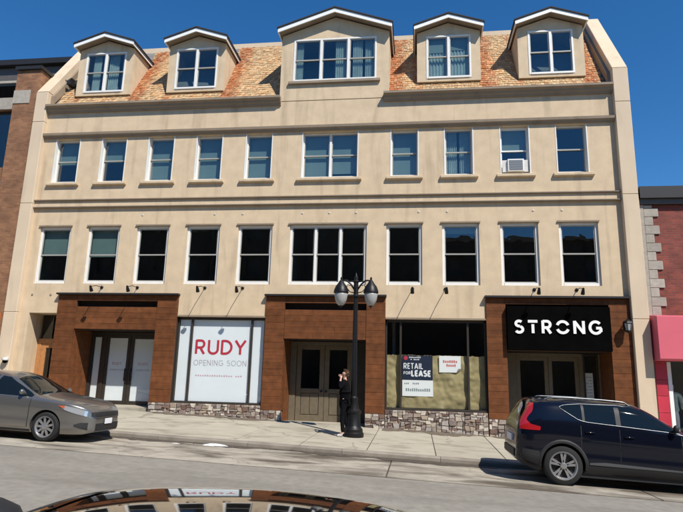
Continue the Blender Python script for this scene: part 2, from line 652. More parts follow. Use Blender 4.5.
# pilasters running up into sloped gable parapets
for (a, b) in ((-13.2, -12.76), (6.0, 6.45)):
    mb = MB()
    cuts = [-1.0, 3.24, 6.9, 9.85, 10.98]
    for c, d in zip(cuts[:-1], cuts[1:]):
        mb.box(a, b, -0.17, 0.5, c + 0.006, d - 0.006)
    mb.box(a + .01, b - .01, -0.155, 0.45, -1, 10.97)
    mb.prism([(-0.17, 10.985), (2.04, 14.18), (2.7, 14.18), (2.7, 10.6), (0.5, 10.985)], a, b)
    mb.build('pilaster', PILASTER, BLD, bevel=0.012)
    # low coping line along the inner edge of the slope
    mb = MB()
    xa, xb = (b, b + 0.10) if a < 0 else (a - 0.10, a)
    mb.prism([(0.02, 10.55), (0.02, 10.9), (2.2, 14.05), (2.3, 14.05), (2.3, 13.6)], xa, xb)
    mb.build('flashing', TRIM, BLD)

# mouldings


def moulding(name, prof, a, b, m=TRIM):
    return MB().prism([(y, z) for y, z in prof], a, b).build(name, m, BLD)


CP = [(0.02, 10.20), (-0.06, 10.20), (-0.08, 10.26), (-0.13, 10.29), (-0.15, 10.35), (-0.21, 10.38), (-0.24, 10.40), (-0.24, 10.47), (0.12, 10.50), (0.12, 10.20)]
moulding('cornice', CP, -12.755, -4.42)
moulding('cornice', CP, -1.02, 5.995)
BP = [(0.01, 9.26), (-0.06, 9.26), (-0.08, 9.31), (-0.13, 9.34), (-0.14, 9.42), (-0.02, 9.46), (0.01, 9.46)]
moulding('band_course', BP, -12.755, 5.995)
SP = [(0.01, 6.80), (-0.035, 6.80), (-0.035, 6.99), (0.01, 6.99)]
st_ = moulding('string_course', SP, -12.755, 5.995, STUCCO)
for z0, z1 in ((6.745, 6.799), (6.991, 7.05)):
    MB().prism([(0.01, z0), (-0.085, z0), (-0.10, z0 + .02), (-0.10, z1 - .012), (0.01, z1)], -12.755, 5.995).build('string_lip', TRIM, st_)  # dark trim colour paints in the shadow line under each lip


def window(parent, x0, x1, z0, z1, n, y, blinds, fw_=0.055, mul=0.075, sill=None, frame=SASH, level=1, rail=RAIL, curtain=None):
    """double-hung window, n lights side by side; blinds: list of drop fractions"""
    mb = MB()
    d = 0.11
    mb.box(x0, x0 + fw_, y, y + d, z0, z1).box(x1 - fw_, x1, y, y + d, z0, z1)
    mb.box(x0 + fw_, x1 - fw_, y, y + d, z1 - fw_, z1).box(x0 + fw_, x1 - fw_, y - .012, y + d, z0, z0 + fw_ * 1.15)
    wl_ = (x1 - x0 - 2 * fw_ - (n - 1) * mul) / n
    cells = []
    for k in range(n):
        a = x0 + fw_ + k * (wl_ + mul)
        cells.append((a, a + wl_))
        if k:
            mb.box(a - mul, a, y - .004, y + d, z0 + fw_ * 1.15, z1 - fw_)
    name = 'window' if level == 1 else 'window_frame'
    w = mb.build(name, frame, parent, bevel=0.006)
    par = w if level == 1 else parent
    if level == 1:
        pass
    if level == 1 and z0 > 7:
        for a, b in ((x0, x0 + .03), (x1 - .03, x1)):
            MB().box(a, b, -.008, y - .001, z0, z1).build('jamb', WHITE, par)
    zm = (z0 + z1) / 2 + 0.01
    for k, (a, b) in enumerate(cells):
        # upper sash in front, lower sash set back
        st = 0.03
        for (c, e, yy) in ((zm - 0.02, z1 - fw_, y + 0.030), (z0 + fw_ * 1.15, zm + 0.02, y + 0.062)):
            m2 = MB()
            m2.box(a, a + st, yy, yy + .028, c, e).box(b - st, b, yy, yy + .028, c, e)
            m2.box(a + st, b - st, yy, yy + .028, c, c + .042).box(a + st, b - st, yy, yy + .028, e - .036, e)
            m2.build('sash', rail, par)
            MB().quad((a + st, yy + .014, c + .04), (b - st, yy + .014, c + .04), (b - st, yy + .014, e - .034), (a + st, yy + .014, e - .034)).build('pane', GLASS, par)
        f = blinds[k % len(blinds)] if blinds else 0
        if f:
            MB().box(a + .004, b - .004, y + .135, y + .142, z1 - fw_ - f * (z1 - z0 - 2 * fw_), z1 - .01).build('blind', BLIND, par)
        if curtain:
            for (c0, c1) in curtain[k % len(curtain)]:
                rows = []
                m = 25
                for zz in (z0 + .03, z1 - .03):
                    rows.append([(a + (b - a) * (c0 + (c1 - c0) * i / m), y + .16 + .02 * math.sin(i * 1.5 + k), zz) for i in range(m + 1)])
                MB().grid(rows).build('curtain', CURTAIN, par, smooth=True)
    if sill:
        za, zb, pr, ex = sill
        MB().prism([(y + .02, za), (-pr + .03, za), (-pr, za + .02), (-pr, zb - .02), (y + .02, zb)], x0 - ex, x1 + ex).build('sill', STUCCO if sill[0] > 7 else TRIM, par, bevel=0.006)
    return w


bl2 = [[.5], [.52], [], [], [], [], [], [.12], [], []]
for i, (a, b) in enumerate(A):
    window(BLD, a + .002, b - .002, AZ0 + .002, AZ1 - .002, 3 if i == 5 else 1, 0.06, bl2[i], frame=WHITE, rail=RAIL, fw_=.075)
    # thin drip lip over the head
    MB().box(a - .04, b + .04, -0.045, 0.02, AZ1 + .0, AZ1 + .045).build('window_head', TRIM, BLD)
bl3 = [[.55], [.5], [.95], [.97], [.97], [.96, .9], [.97], [], [.45], []]
cu3 = {7: [[(0, .45), (.55, 1)]]}
for i, (a, b) in enumerate(B):
    window(BLD, a + .002, b - .002, BZ0 + .002, BZ1 - .002, 2 if i == 5 else 1, 0.135, bl3[i], frame=WHITE, rail=WHITE if i == 8 else RAIL,
           sill=(7.535, 7.655, 0.10, 0.12), curtain=cu3.get(i))

for xx in (-8.88, -6.42, -5.49, -3.55, -2.69, -1.84, 0.09, 0.95, 3.49, 4.32):
    MB().lathe([(0.034, 0), (0.034, -.010), (0.02, -.016)], (xx, 0, 6.48), 12, 'y').build('wall_anchor', SASH, BLD)
for xx in (-12.4, -11.75):
    MB().lathe([(0.035, 0), (0.035, -.015), (0.02, -.02)], (xx, 0, 3.83), 10, 'y').build('wall_anchor', TRIM, BLD)

# ---- mansard roof
MZ0, MY0, MZ1, MY1 = 10.46, 0.06, 13.93, 2.25


def mY(z):
    return MY0 + (z - MZ0) * (MY1 - MY0) / (MZ1 - MZ0)


MB().prism([(MY0, MZ0), (MY1, MZ1), (9.0, MZ1), (9.0, MZ1 - .25), (MY1, MZ1 - .3), (MY0 + .2, MZ0 - .1)], -12.75, 5.99).build('mansard_roof', FLATROOF, BLD)
MB().box(-12.66, 5.9, MY1 - .10, MY1 + .3, MZ1 - .20, MZ1 + .05).build('ridge_cap', PILASTER, BLD)
DORM = [(-11.02, 1.03), (-7.61, 1.03), (1.085, 1.03), (4.34, 1.03)]
D3C, D3H = -2.67, 1.815
sl = Vector((0, MY1 - MY0, MZ1 - MZ0))
LEN = sl.length
sd = sl.normalized()
nrm = Vector((0, -sd.z, sd.y))
mb = MB()
cols = []
rowh = 0.135
nr = int(LEN / rowh)
for r_ in range(nr + 1):
    xx = -12.70 + random.uniform(0, .1)
    while xx < 5.9:
        w = random.uniform(0.06, 0.13)
        t0 = r_ * rowh + random.uniform(-.012, .012)
        t1 = min(t0 + rowh * 1.35, LEN)
        zz = MZ0 + sd.z * t0
        inside = any(abs(xx + w / 2 - c) < h - .12 and zz > 11.2 for c, h in DORM) or abs(xx + w / 2 - D3C) < D3H - .1
        if not inside and xx + w < 5.9:
            th = random.uniform(.012, .03)
            base = Vector((0, MY0, MZ0))
            p0, p1 = base + sd * t0, base + sd * t1
            lo, hi = p0 + nrm * .004, p1 + nrm * .004
            a, b = xx + .004, xx + w - .004
            q = nrm * th
            mb.hexa([(a, lo.y, lo.z), (b, lo.y, lo.z), (b, hi.y, hi.z), (a, hi.y, hi.z),
                     (a, lo.y + q.y, lo.z + q.z), (b, lo.y + q.y, lo.z + q.z), (b, hi.y + q.y * .3, hi.z + q.z * .3), (a, hi.y + q.y * .3, hi.z + q.z * .3)])
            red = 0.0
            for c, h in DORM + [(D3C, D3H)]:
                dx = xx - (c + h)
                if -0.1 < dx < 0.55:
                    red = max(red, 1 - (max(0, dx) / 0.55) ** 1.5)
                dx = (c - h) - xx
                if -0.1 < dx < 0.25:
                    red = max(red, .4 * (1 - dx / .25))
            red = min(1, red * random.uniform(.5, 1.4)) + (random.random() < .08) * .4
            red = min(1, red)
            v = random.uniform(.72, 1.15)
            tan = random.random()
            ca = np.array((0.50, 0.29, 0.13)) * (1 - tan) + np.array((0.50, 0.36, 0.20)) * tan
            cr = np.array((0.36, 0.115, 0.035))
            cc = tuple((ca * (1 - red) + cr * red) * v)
            cols += [cc] * 6
        xx += w
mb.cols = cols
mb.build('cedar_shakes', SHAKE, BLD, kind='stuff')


def dormer(c, h, yf, zb, wz0, wz1, wx, nl, ov, fas_top, apex, fh, blinds, curtain, sill=None):
    """gabled dormer: front wall, cheeks, roof, white fascia, window"""
    hx = h + 0.10
    slope = (apex - fas_top) / hx
    zu = lambda x: apex - fh - 0.01 - slope * abs(x)
    ze = zu(h)
    mb = MB()
    wall_grid(mb, c - h, c + h, zb, ze, [(c - wx, c + wx, wz0, wz1)], yf, yf + .14)
    mb.prism([(c - h, ze), (c + h, ze), (c, zu(0))], yf, yf + .14, 'y')
    d = mb.build('dormer', STUCCO, BLD)
    for sgn in (-1, 1):
        a, b = (c - h, c - h + .1) if sgn < 0 else (c + h - .1, c + h)
        MB().prism([(yf + .142, zb), (yf + .142, ze), (mY(ze) + .15, ze), (mY(zb) + .15, zb)], a, b).build('cheek_wall', STUCCO, d)
    y0 = yf - ov
    for sgn in (-1, 1):
        # roof slope
        zt = lambda x: apex + 0.012 - slope * x
        xo = hx + .03
        P = [(c, zt(0)), (c + sgn * xo, zt(xo)), (c + sgn * xo, zt(xo) + .045), (c, zt(0) + .045)]
        MB().prism(P, y0 - .03, mY(apex) + .25, 'y').build('roof_slope', ROOFING, d)
        Q = [(c, zu(0) + fh * .45), (c + sgn * hx, zu(hx) + fh * .45), (c + sgn * hx, zu(hx) + fh * .8), (c, zu(0) + fh * .8)]
        MB().prism(Q, y0 + .04, mY(apex), 'y').build('soffit', TRIM, d)
        # rake fascia on the gable
        F = [(c, apex - fh), (c + sgn * hx, fas_top - fh), (c + sgn * hx, fas_top), (c, apex)]
        MB().prism(F, y0, y0 + .035, 'y').build('fascia', FASCIA, d)
        a, b = (c + hx - .03, c + hx) if sgn > 0 else (c - hx, c - hx + .03)
        MB().box(a, b, y0 + .036, mY(fas_top) + .1, fas_top - fh + .0, fas_top - .015).build('eave_fascia', FASCIA, d)
    window(d, c - wx + .002, c + wx - .002, wz0 + .002, wz1 - .002, nl, yf - .015, blinds, fw_=0.06, mul=.085, frame=WHITE, level=2, curtain=curtain)
    if sill:
        MB().box(c - wx - .13, c + wx + .13, yf - .09, yf - .016, wz0 - .10, wz0 - .005).build('window_sill', TRIM, d, bevel=.008)
    return d


cur_a = [[(0, .35), (.6, 1)], [(0, .4), (.7, 1)]]
dz = (11.02, 11.12, 12.69, .765)
dormer(-11.02, 1.03, .30, dz[0], dz[1], dz[2], dz[3], 2, .30, 12.91, 13.29, .13, None, [[(.25, .7)], [(0, .6), (.8, 1)]])
dormer(-7.61, 1.03, .30, dz[0], dz[1], dz[2], dz[3], 2, .30, 12.91, 13.29, .13, None, None)
dormer(D3C, D3H, -.012, 10.36, 11.03, 12.60, 1.40, 3, .30, 12.87, 13.53, .14, None, [[(0, .3)], [(.5, .95)], [(.1, .5), (.6, 1)]], sill=True)
dormer(1.085, 1.03, .30, dz[0], dz[1], dz[2], .73, 2, .30, 12.91, 13.29, .13, [.35, .3], [[(0, 1)], [(0, 1)]])
dormer(4.34, 1.03, .30, dz[0], dz[1], dz[2], .71, 2, .30, 12.91, 13.29, .13, None, None)
MB().box(-12.56, -12.40, 0.45, .8, 11.60, 11.73).build('roof_vent', FLASH, BLD)

# ---- interior (rooms behind the glass)
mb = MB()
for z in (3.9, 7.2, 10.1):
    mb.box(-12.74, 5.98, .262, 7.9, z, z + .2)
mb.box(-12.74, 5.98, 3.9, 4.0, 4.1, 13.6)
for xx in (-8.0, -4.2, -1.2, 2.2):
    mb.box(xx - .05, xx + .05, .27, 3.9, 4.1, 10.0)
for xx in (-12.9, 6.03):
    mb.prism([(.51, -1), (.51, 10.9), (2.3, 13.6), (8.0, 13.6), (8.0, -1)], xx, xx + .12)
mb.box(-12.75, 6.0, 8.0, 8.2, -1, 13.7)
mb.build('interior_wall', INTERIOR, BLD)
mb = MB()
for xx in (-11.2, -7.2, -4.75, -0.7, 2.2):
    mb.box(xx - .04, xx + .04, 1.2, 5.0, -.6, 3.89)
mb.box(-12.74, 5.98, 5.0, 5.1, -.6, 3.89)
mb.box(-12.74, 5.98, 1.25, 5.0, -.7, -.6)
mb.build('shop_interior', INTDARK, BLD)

# ------------------------------------------------------------------ lettering
def arc(cx, cz, rx, rz, a0, a1, n=14):
    return [(cx + rx * math.cos(R(a0 + (a1 - a0) * k / n)), cz + rz * math.sin(R(a0 + (a1 - a0) * k / n))) for k in range(n + 1)]


# centre lines in a box of unit height: (advance, strokes)
GL = {
    'S': (.62, [arc(.30, .745, .22, .20, 40, 270, 16) + arc(.30, .285, .25, .235, 90, -150, 18)[1:]]),
    'T': (.62, [[(.0, .95), (.62, .95)], [(.31, .97), (.31, 0)]]),
    'R': (.66, [[(.06, 0), (.06, 1)], [(.06, .95), (.34, .95)] + arc(.34, .70, .22, .25, 90, -90, 14)[1:] + [(.06, .45)], [(.32, .45), (.58, 0)]]),
    'O': (.86, [arc(.43, .5, .38, .45, 0, 360, 36)]),
    'N': (.74, [[(.06, 0), (.06, 1)], [(.06, .97), (.66, .03)], [(.66, 0), (.66, 1)]]),
    'G': (.82, [arc(.43, .5, .38, .45, 42, 330, 30), [(.46, .46), (.82, .46)], [(.77, .46), (.77, .18)]]),
    'U': (.72, [[(.07, 1), (.07, .36)] + arc(.36, .34, .29, .30, 180, 360, 18) + [(.65, 1)]]),
    'D': (.74, [[(.06, 0), (.06, 1)], [(.06, .95), (.26, .95)] + arc(.26, .5, .40, .45, 90, -90, 20)[1:] + [(.06, .05)]]),
    'Y': (.70, [[(.03, 1), (.35, .47)], [(.67, 1), (.35, .47)], [(.35, .5), (.35, 0)]]),
    'P': (.60, [[(.06, 0), (.06, 1)], [(.06, .95), (.32, .95)] + arc(.32, .69, .22, .26, 90, -90, 14)[1:] + [(.06, .43)]]),
    'E': (.52, [[(.06, 0), (.06, 1)], [(.06, .95), (.5, .95)], [(.06, .5), (.45, .5)], [(.06, .05), (.5, .05)]]),
    'I': (.18, [[(.09, 0), (.09, 1)]]),
    'A': (.74, [[(.04, 0), (.37, 1)], [(.70, 0), (.37, 1)], [(.15, .3), (.59, .3)]]),
    'L': (.50, [[(.06, 1), (.06, 0)], [(.06, .05), (.48, .05)]]),
    'F': (.50, [[(.06, 0), (.06, 1)], [(.06, .95), (.5, .95)], [(.06, .5), (.45, .5)]]),
    ' ': (.35, []),
}
# the sign over the right-hand doors has cut letters
GLC = dict(GL)
GLC['S'] = (.62, [arc(.30, .745, .22, .20, 40, 285, 16), arc(.30, .285, .25, .235, 70, -150, 18)])
GLC['T'] = (.66, [[(.0, .93), (.66, .93)], [(.33, .70), (.33, 0)]])
GLC['O'] = (.90, [arc(.45, .54, .38, .40, 18, 162, 18), arc(.45, .46, .38, .40, 198, 342, 18)])


def ribbon(mb, line, w, y, t):
    P = [Vector((x, z)) for x, z in line]
    n = len(P)
    closed = (P[0] - P[-1]).length < 1e-6
    L, Rr = [], []
    for i in range(n):
        if closed:
            a, b = P[(i - 1) % (n - 1)], P[(i + 1) % (n - 1)]
        else:
            a, b = P[max(i - 1, 0)], P[min(i + 1, n - 1)]
        d = (b - a).normalized()
        nn = Vector((-d.y, d.x)) * (w / 2)
        L.append(P[i] + nn)
        Rr.append(P[i] - nn)
    for i in range(n - 1):
        q = [L[i], Rr[i], Rr[i + 1], L[i + 1]]
        mb.quad(*[(p.x, y - t, p.y) for p in q])
        mb.quad((L[i].x, y - t, L[i].y), (L[i + 1].x, y - t, L[i + 1].y), (L[i + 1].x, y, L[i + 1].y), (L[i].x, y, L[i].y))
        mb.quad((Rr[i].x, y - t, Rr[i].y), (Rr[i + 1].x, y - t, Rr[i + 1].y), (Rr[i + 1].x, y, Rr[i + 1].y), (Rr[i].x, y, Rr[i].y))
    if not closed:
        for i in (0, n - 1):
            mb.quad((L[i].x, y - t, L[i].y), (Rr[i].x, y - t, Rr[i].y), (Rr[i].x, y, Rr[i].y), (L[i].x, y, L[i].y))


def write(text, x0, x1, z0, z1, y, weight, t, material, parent, track=.16, table=GL, part='letter'):
    h = z1 - z0
    tot = sum(table[c][0] for c in text) + track * (len(text) - 1)
    k = (x1 - x0) / tot
    x = x0
    for c in text:
        adv, st = table[c]
        if st:
            mb = MB()
            for q, line in enumerate(st):
                ribbon(mb, [(x + px * k, z0 + pz * h) for px, pz in line], weight, y - .0006 * q, t)
            mb.build(part, material, parent)
        x += (adv + track) * k


# ---- brown storefront portals
PD = 1.05                    # depth of the door recess


def planks(parent, x0, x1, z0, z1, y, h=0.195, seam=None):
    """horizontal boards, each its own object"""
    n = max(1, round((z1 - z0) / h))
    hh = (z1 - z0) / n
    for k in range(n):
        cuts = [x0, x1] if not seam else [x0, x0 + (x1 - x0) * (seam[k % len(seam)]), x1]
        for a, b in zip(cuts[:-1], cuts[1:]):
            dy = random.uniform(-.003, .003)
            MB().box(a + .002, b - .002, y + dy, y + .045, z0 + k * hh + .003, z0 + (k + 1) * hh - .001).build('plank', PLANK, parent, bevel=.0035)


def stones(parent, x0, x1, z1, y, slope=True, y1=None):
    """rough stone veneer from the ground up to z1: irregular stones fitted into a jittered bond"""
    mb = MB()
    zlo = min(pave(x0, 0), pave(x1, 0)) - 0.06
    nx, nz_ = max(2, int((x1 - x0) / .072)), max(2, int((z1 - zlo) / .062))
    dx, dz_ = (x1 - x0) / nx, (z1 - zlo) / nz_
    used = set()

    def corner(i, j):
        rnd_ = random.Random(int(x0 * 1000) * 7919 + i * 131 + j * 977)
        ex = 0 if i in (0, nx) else rnd_.uniform(-.028, .028)
        ez = 0 if j in (0, nz_) else rnd_.uniform(-.022, .022)
        return x0 + i * dx + ex, zlo + j * dz_ + ez
    for j in range(nz_):
        for i in range(nx):
            if (i, j) in used:
                continue
            w, h = random.choice(((1, 1), (2, 1), (2, 1), (3, 1), (2, 2), (1, 2), (3, 2)))
            w, h = min(w, nx - i), min(h, nz_ - j)
            while w > 1 and any((i + a, j + b) in used for a in range(w) for b in range(h)):
                w -= 1
            while h > 1 and any((i + a, j + b) in used for a in range(w) for b in range(h)):
                h -= 1
            for a in range(w):
                for b in range(h):
                    used.add((i + a, j + b))
            q = [corner(i, j), corner(i + w, j), corner(i + w, j + h), corner(i, j + h)]
            if q[2][1] < pave(q[0][0], 0) - .03:
                continue
            cx, cz = sum(p[0] for p in q) / 4, sum(p[1] for p in q) / 4
            pr = random.uniform(0, .028)
            back = [(cx + (p[0] - cx) * .97, y + .03, cz + (p[1] - cz) * .96) for p in q]
            front = [(cx + (p[0] - cx) * random.uniform(.74, .88), y - pr + random.uniform(-.01, .01), cz + (p[1] - cz) * random.uniform(.72, .88)) for p in q]
            mb.hexa(back + front)
    mb.build('stone_veneer', STONE, parent, kind='stuff')
    MB().box(x0, x1, y + .022, y + .2 if y1 is None else y1, -1.0, z1 - .002).build('stone_backing', MORTAR, parent)


def portal(i, pw, slot, stone_z, door_fn):
    x0, x1, so, top = FR[i]
    lx, rx = x0 + pw[0], x1 - pw[1]
    yf = -0.05
    base = MB()
    base.box(x0 + .004, lx - .004, yf + .04, .30, stone_z + .004, top - .05)
    base.box(rx + .004, x1 - .004, yf + .04, .30, stone_z + .004, top - .05)
    base.box(lx - .003, rx + .003, yf + .04, .30, slot[1] + .006, top - .05)
    base.box(lx - .003, rx + .003, .16, .30, so + .02, slot[1] + .005)
    base.box(lx - .003, rx + .003, yf + .05, .159, so + .02, slot[0] - .006)
    P = base.build('portal', BACKING, BLD)
    planks(P, x0 + .003, lx, stone_z, top - .06, yf)
    planks(P, rx, x1 - .003, stone_z, top - .06, yf)
    planks(P, lx + .002, rx - .002, slot[1], top - .06, yf, seam=[.6])
    planks(P, lx + .002, rx - .002, so, slot[0], yf + .012, seam=[.35, .62, .5, .28])
    # dark flashing along the top
    MB().box(x0 - .03, x1 + (.03 if i < 2 else -.01), -0.16, .02, top - .055, top).build('flashing', FLASH, P)
    # recess: side walls with planks turned inwards, ceiling
    zb = min(pave(x0, 0), pave(x1, 0)) - .1
    for a, b in ((lx - .06, lx - .001), (rx + .001, rx + .06)):
        MB().box(a, b, .301, PD + .1, zb, so + .1).build('recess_wall', PLANK, P)
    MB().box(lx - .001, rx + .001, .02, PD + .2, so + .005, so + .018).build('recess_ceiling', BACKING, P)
    # stone below the pillars
    stones(P, x0 + .005, lx, stone_z, yf)
    stones(P, rx, x1 - .005, stone_z, yf)
    # pillar returns
    for (a, b) in ((lx - .003, lx + .012), (rx - .012, rx + .003)):
        MB().box(a, b, yf + .046, .30, stone_z + .002, so - .002).build('plank_return', PLANK, P)
    door_fn(P, lx, rx, so)
    return P


def strip(mb, a, b, c, d, y, t=.06):
    return mb.box(a, b, y, y + t, c, d)


def door_leaf(P, a, b, z0, z1, y, frame, glass, st=.10, bot=.12, handle=None, paper=None):
    mb = MB()
    mb.box(a, a + st, y, y + .05, z0, z1).box(b - st, b, y, y + .05, z0, z1)
    mb.box(a + st, b - st, y, y + .05, z0, z0 + bot).box(a + st, b - st, y, y + .05, z1 - st, z1)
    d = mb.build('door', frame, P, bevel=.004)
    MB().quad((a + st, y + .02, z0 + bot), (b - st, y + .02, z0 + bot), (b - st, y + .02, z1 - st), (a + st, y + .02, z1 - st)).build('pane', glass, d)
    if handle is not None:
        MB().tube([(handle, y - .06, z0 + .75), (handle, y - .06, z0 + 1.15)], .016).tube([(handle, y - .06, z0 + .8), (handle, y + .01, z0 + .8)], .01).tube([(handle, y - .06, z0 + 1.1), (handle, y + .01, z0 + 1.1)], .01).build('handle', BLACKMET, d)
    return d


def marks(mb, x0, x1, zc, h, y, n, gap=.35):
    """a line of print too small to read, as separate little dashes"""
    w = (x1 - x0) / n
    for k in range(n):
        if random.random() < .1:
            continue
        a = x0 + k * w
        mb.box(a, a + w * (1 - gap), y - .0015, y, zc - h / 2, zc + h / 2 * random.choice((1, 1, .6)))
    return mb


PAPERS = []


def doors_1(P, lx, rx, so):
    z0 = .40
    y = PD
    mb = MB()
    mb.box(lx + .002, lx + .08, y - .02, y + .08, z0, so - .01).box(rx - .05, rx - .002, y - .02, y + .08, z0, so - .01)
    mb.box(lx + .08, rx - .05, y - .02, y + .08, so - .10, so - .01)
    mb.box(-10.36, -10.23, y - .02, y + .08, z0, so - .10)
    mb.build('door_frame', BRONZE, P, bevel=.004)
    door_leaf(P, -10.70, -10.365, z0, so - .105, y + .002, BRONZE, SHOPGLASS, .05, .14).name = 'sidelight'
    door_leaf(P, -10.225, -9.385, z0, so - .105, y, BRONZE, SHOPGLASS, .10, .12, handle=-9.47)
    door_leaf(P, -9.375, -8.11, z0, so - .105, y, BRONZE, SHOPGLASS, .12, .12, handle=-9.27)
    # step
    p = [(-10.77, .06), (-8.07, .06), (-8.07, PD + .2), (-10.77, PD + .2)]
    MB().hexa([(a, b, pave(a, 0) - .2) for a, b in p] + [(a, b, .40 if b > .5 else .385) for a, b in p]).build('step', CONCRETE, P, bevel=.008)
    # paper covering behind the glass
    g = 'white paper sheets behind the left door glass'
    spans = ((-10.65, -10.415), (-10.125, -9.485), (-9.255, -8.23))
    labs = ('narrow white paper covering the sidelight left of the bronze double doors', 'white paper on the bronze door leaf beside the narrow sidelight', 'white paper on the wide bronze door leaf beside the brown right pillar')
    for (a, b), lb in zip(spans, labs):
        t = thing('window_paper', lb, 'paper', (((a + b) / 2) * S, (y + .045) * S, (z0 + .12) * S))
        MB().box(a - .02, b + .02, y + .034, y + .037, z0 + .10, so - .18).build('sheet', PAPERWHITE, t)
        if b - a > .4:
            c = (a + b) / 2 - (.15 if b - a > .8 else 0)
            write('RUDY', c - .17, c + .17, 1.66, 1.75, y + .033, .016, .001, PINKPRINT, t, .14)
            write('OPENING SOON', c - .24, c + .24, 1.48, 1.53, y + .033, .006, .001, GREYPRINT, t, .16)


def doors_2(P, lx, rx, so):
    z0 = .08
    y = PD
    mb = MB()
    mb.box(lx + .002, lx + .20, y - .02, y + .08, z0, so - .01).box(-1.98, -1.86, y - .02, y + .08, z0, so - .01)
    mb.box(lx + .20, -1.98, y - .02, y + .08, so - .12, so - .01)
    mb.build('door_frame', DOORWOOD, P, bevel=.005)
    for a, b, hnd in ((-3.745, -2.86, -2.93), (-2.85, -1.985, -2.78)):
        m = MB()
        st = .15
        zt = so - .125
        m.box(a, a + st, y, y + .05, z0, zt).box(b - st, b, y, y + .05, z0, zt)
        m.box(a + st, b - st, y, y + .05, z0, z0 + .2).box(a + st, b - st, y, y + .05, zt - .13, zt).box(a + st, b - st, y, y + .05, .95, 1.08)
        d = m.build('door', DOORWOOD, P, bevel=.006)
        mid = (a + b) / 2
        MB().box(a + st + .02, mid - .01, y + .008, y + .03, z0 + .22, .93).box(mid + .01, b - st - .02, y + .008, y + .03, z0 + .22, .93).build('door_panel', DOORWOOD, d, bevel=.006)
        MB().box(a + st, b - st, y + .031, y + .04, z0 + .2, .95).build('panel_back', DOORWOOD, d)
        MB().quad((a + st, y + .02, 1.08), (b - st, y + .02, 1.08), (b - st, y + .02, zt - .13), (a + st, y + .02, zt - .13)).build('pane', SHOPGLASS, d)
        MB().lathe([(.02, 0), (.02, -.03), (.035, -.04), (.035, -.065), (.015, -.075)], (hnd, y, 1.0), 12, 'y').build('knob', BLACKMET, d)
    MB().box(-1.858, rx - .002, y + .02, y + .08, z0, so - .01).build('dark_panel', BRONZE, P)
    p = [(lx + .01, .03), (rx - .01, .03), (rx - .01, PD + .2), (lx + .01, PD + .2)]
    MB().hexa([(a, b, pave(a, 0) - .2) for a, b in p] + [(a, b, (z0 if b > .5 else pave(a, 0) + .012)) for a, b in p]).build('step', CONCRETE, P)


def doors_3(P, lx, rx, so):
    z0 = -.05
    y = PD
    mb = MB()
    mb.box(lx + .002, lx + .42, y - .02, y + .08, z0, so - .01).box(4.80, 4.92, y - .02, y + .08, z0, so - .01).box(rx - .06, rx - .002, y - .02, y + .08, z0, so - .01)
    mb.box(lx + .42, 4.80, y - .02, y + .08, so - .12, so - .01)
    mb.build('door_frame', DOORWOOD, P, bevel=.004)
    door_leaf(P, 3.005, 3.92, z0, so - .125, y, DOORWOOD, SHOPGLASS, .11, .2, handle=3.85)
    door_leaf(P, 3.93, 4.795, z0, so - .125, y, DOORWOOD, SHOPGLASS, .11, .2, handle=4.0)
    door_leaf(P, 4.925, rx - .065, z0, so - .015, y, BRONZE, SHOPGLASS, .05, .2).name = 'sidelight'
    p = [(lx + .01, .03), (rx - .01, .03), (rx - .01, PD + .2), (lx + .01, PD + .2)]
    MB().hexa([(a, b, pave(a, 0) - .3) for a, b in p] + [(a, b, z0 if b > .5 else z0 - .02) for a, b in p]).build('step', CONCRETE, P)
    t = thing('notice_sheet', 'tall pale notice sheet behind the sidelight glass under the black sign', 'notice', (5.08 * S, (y + .05) * S, 1.2 * S))
    MB().box(4.99, 5.20, y + .045, y + .048, .9, 1.75).build('sheet', PAPERWHITE, t)
    m = MB()
    for zz in np.arange(1.0, 1.7, .09):
        marks(m, 5.01, 5.18, zz, .03, y + .045, 5)
    m.build('faint_lettering', GREYPRINT, t)


portal(0, (.65, .68), (3.45, 3.64), .56, doors_1)
portal(1, (.60, .57), (3.42, 3.62), .44, doors_2)
portal(2, (.56, .58), (3.45, 3.64), .40, doors_3)

# ---- shop windows
for k, (a, b) in enumerate(SW):
    fr_ = MB()
    y = 0.09
    t = .05
    fr_.box(a + .003, a + t, y, y + .09, SILL + .06, SWT - .003).box(b - t, b - .003, y, y + .09, SILL + .06, SWT - .003)
    fr_.box(a + .003, b - .003, y, y + .09, SWT - .075, SWT - .004).box(a + .003, b - .003, y - .06, y + .09, SILL + .002, SILL + .06)
    ms = (-6.92, -5.00) if k == 0 else (-.45, 1.50)
    for m_ in ms:
        fr_.box(m_ - .03, m_ + .03, y, y + .09, SILL + .06, SWT - .076)
    w = fr_.build('shop_window', BRONZE, BLD, bevel=.004)
    xs_ = [a + t, ms[0] - .03, ms[0] + .03, ms[1] - .03, ms[1] + .03, b - t]
    for q in range(3):
        MB().quad((xs_[2 * q], y + .04, SILL + .06), (xs_[2 * q + 1], y + .04, SILL + .06), (xs_[2 * q + 1], y + .04, SWT - .075), (xs_[2 * q], y + .04, SWT - .075)).build('pane', SHOPGLASS, w)
    MB().box(a + .003, b - .003, -.03, .085, SWT + .002, SWT + .05).build('window_head', TRIM, w)
    stones(BLD, a + .005, b - .005, SILL, -.02)

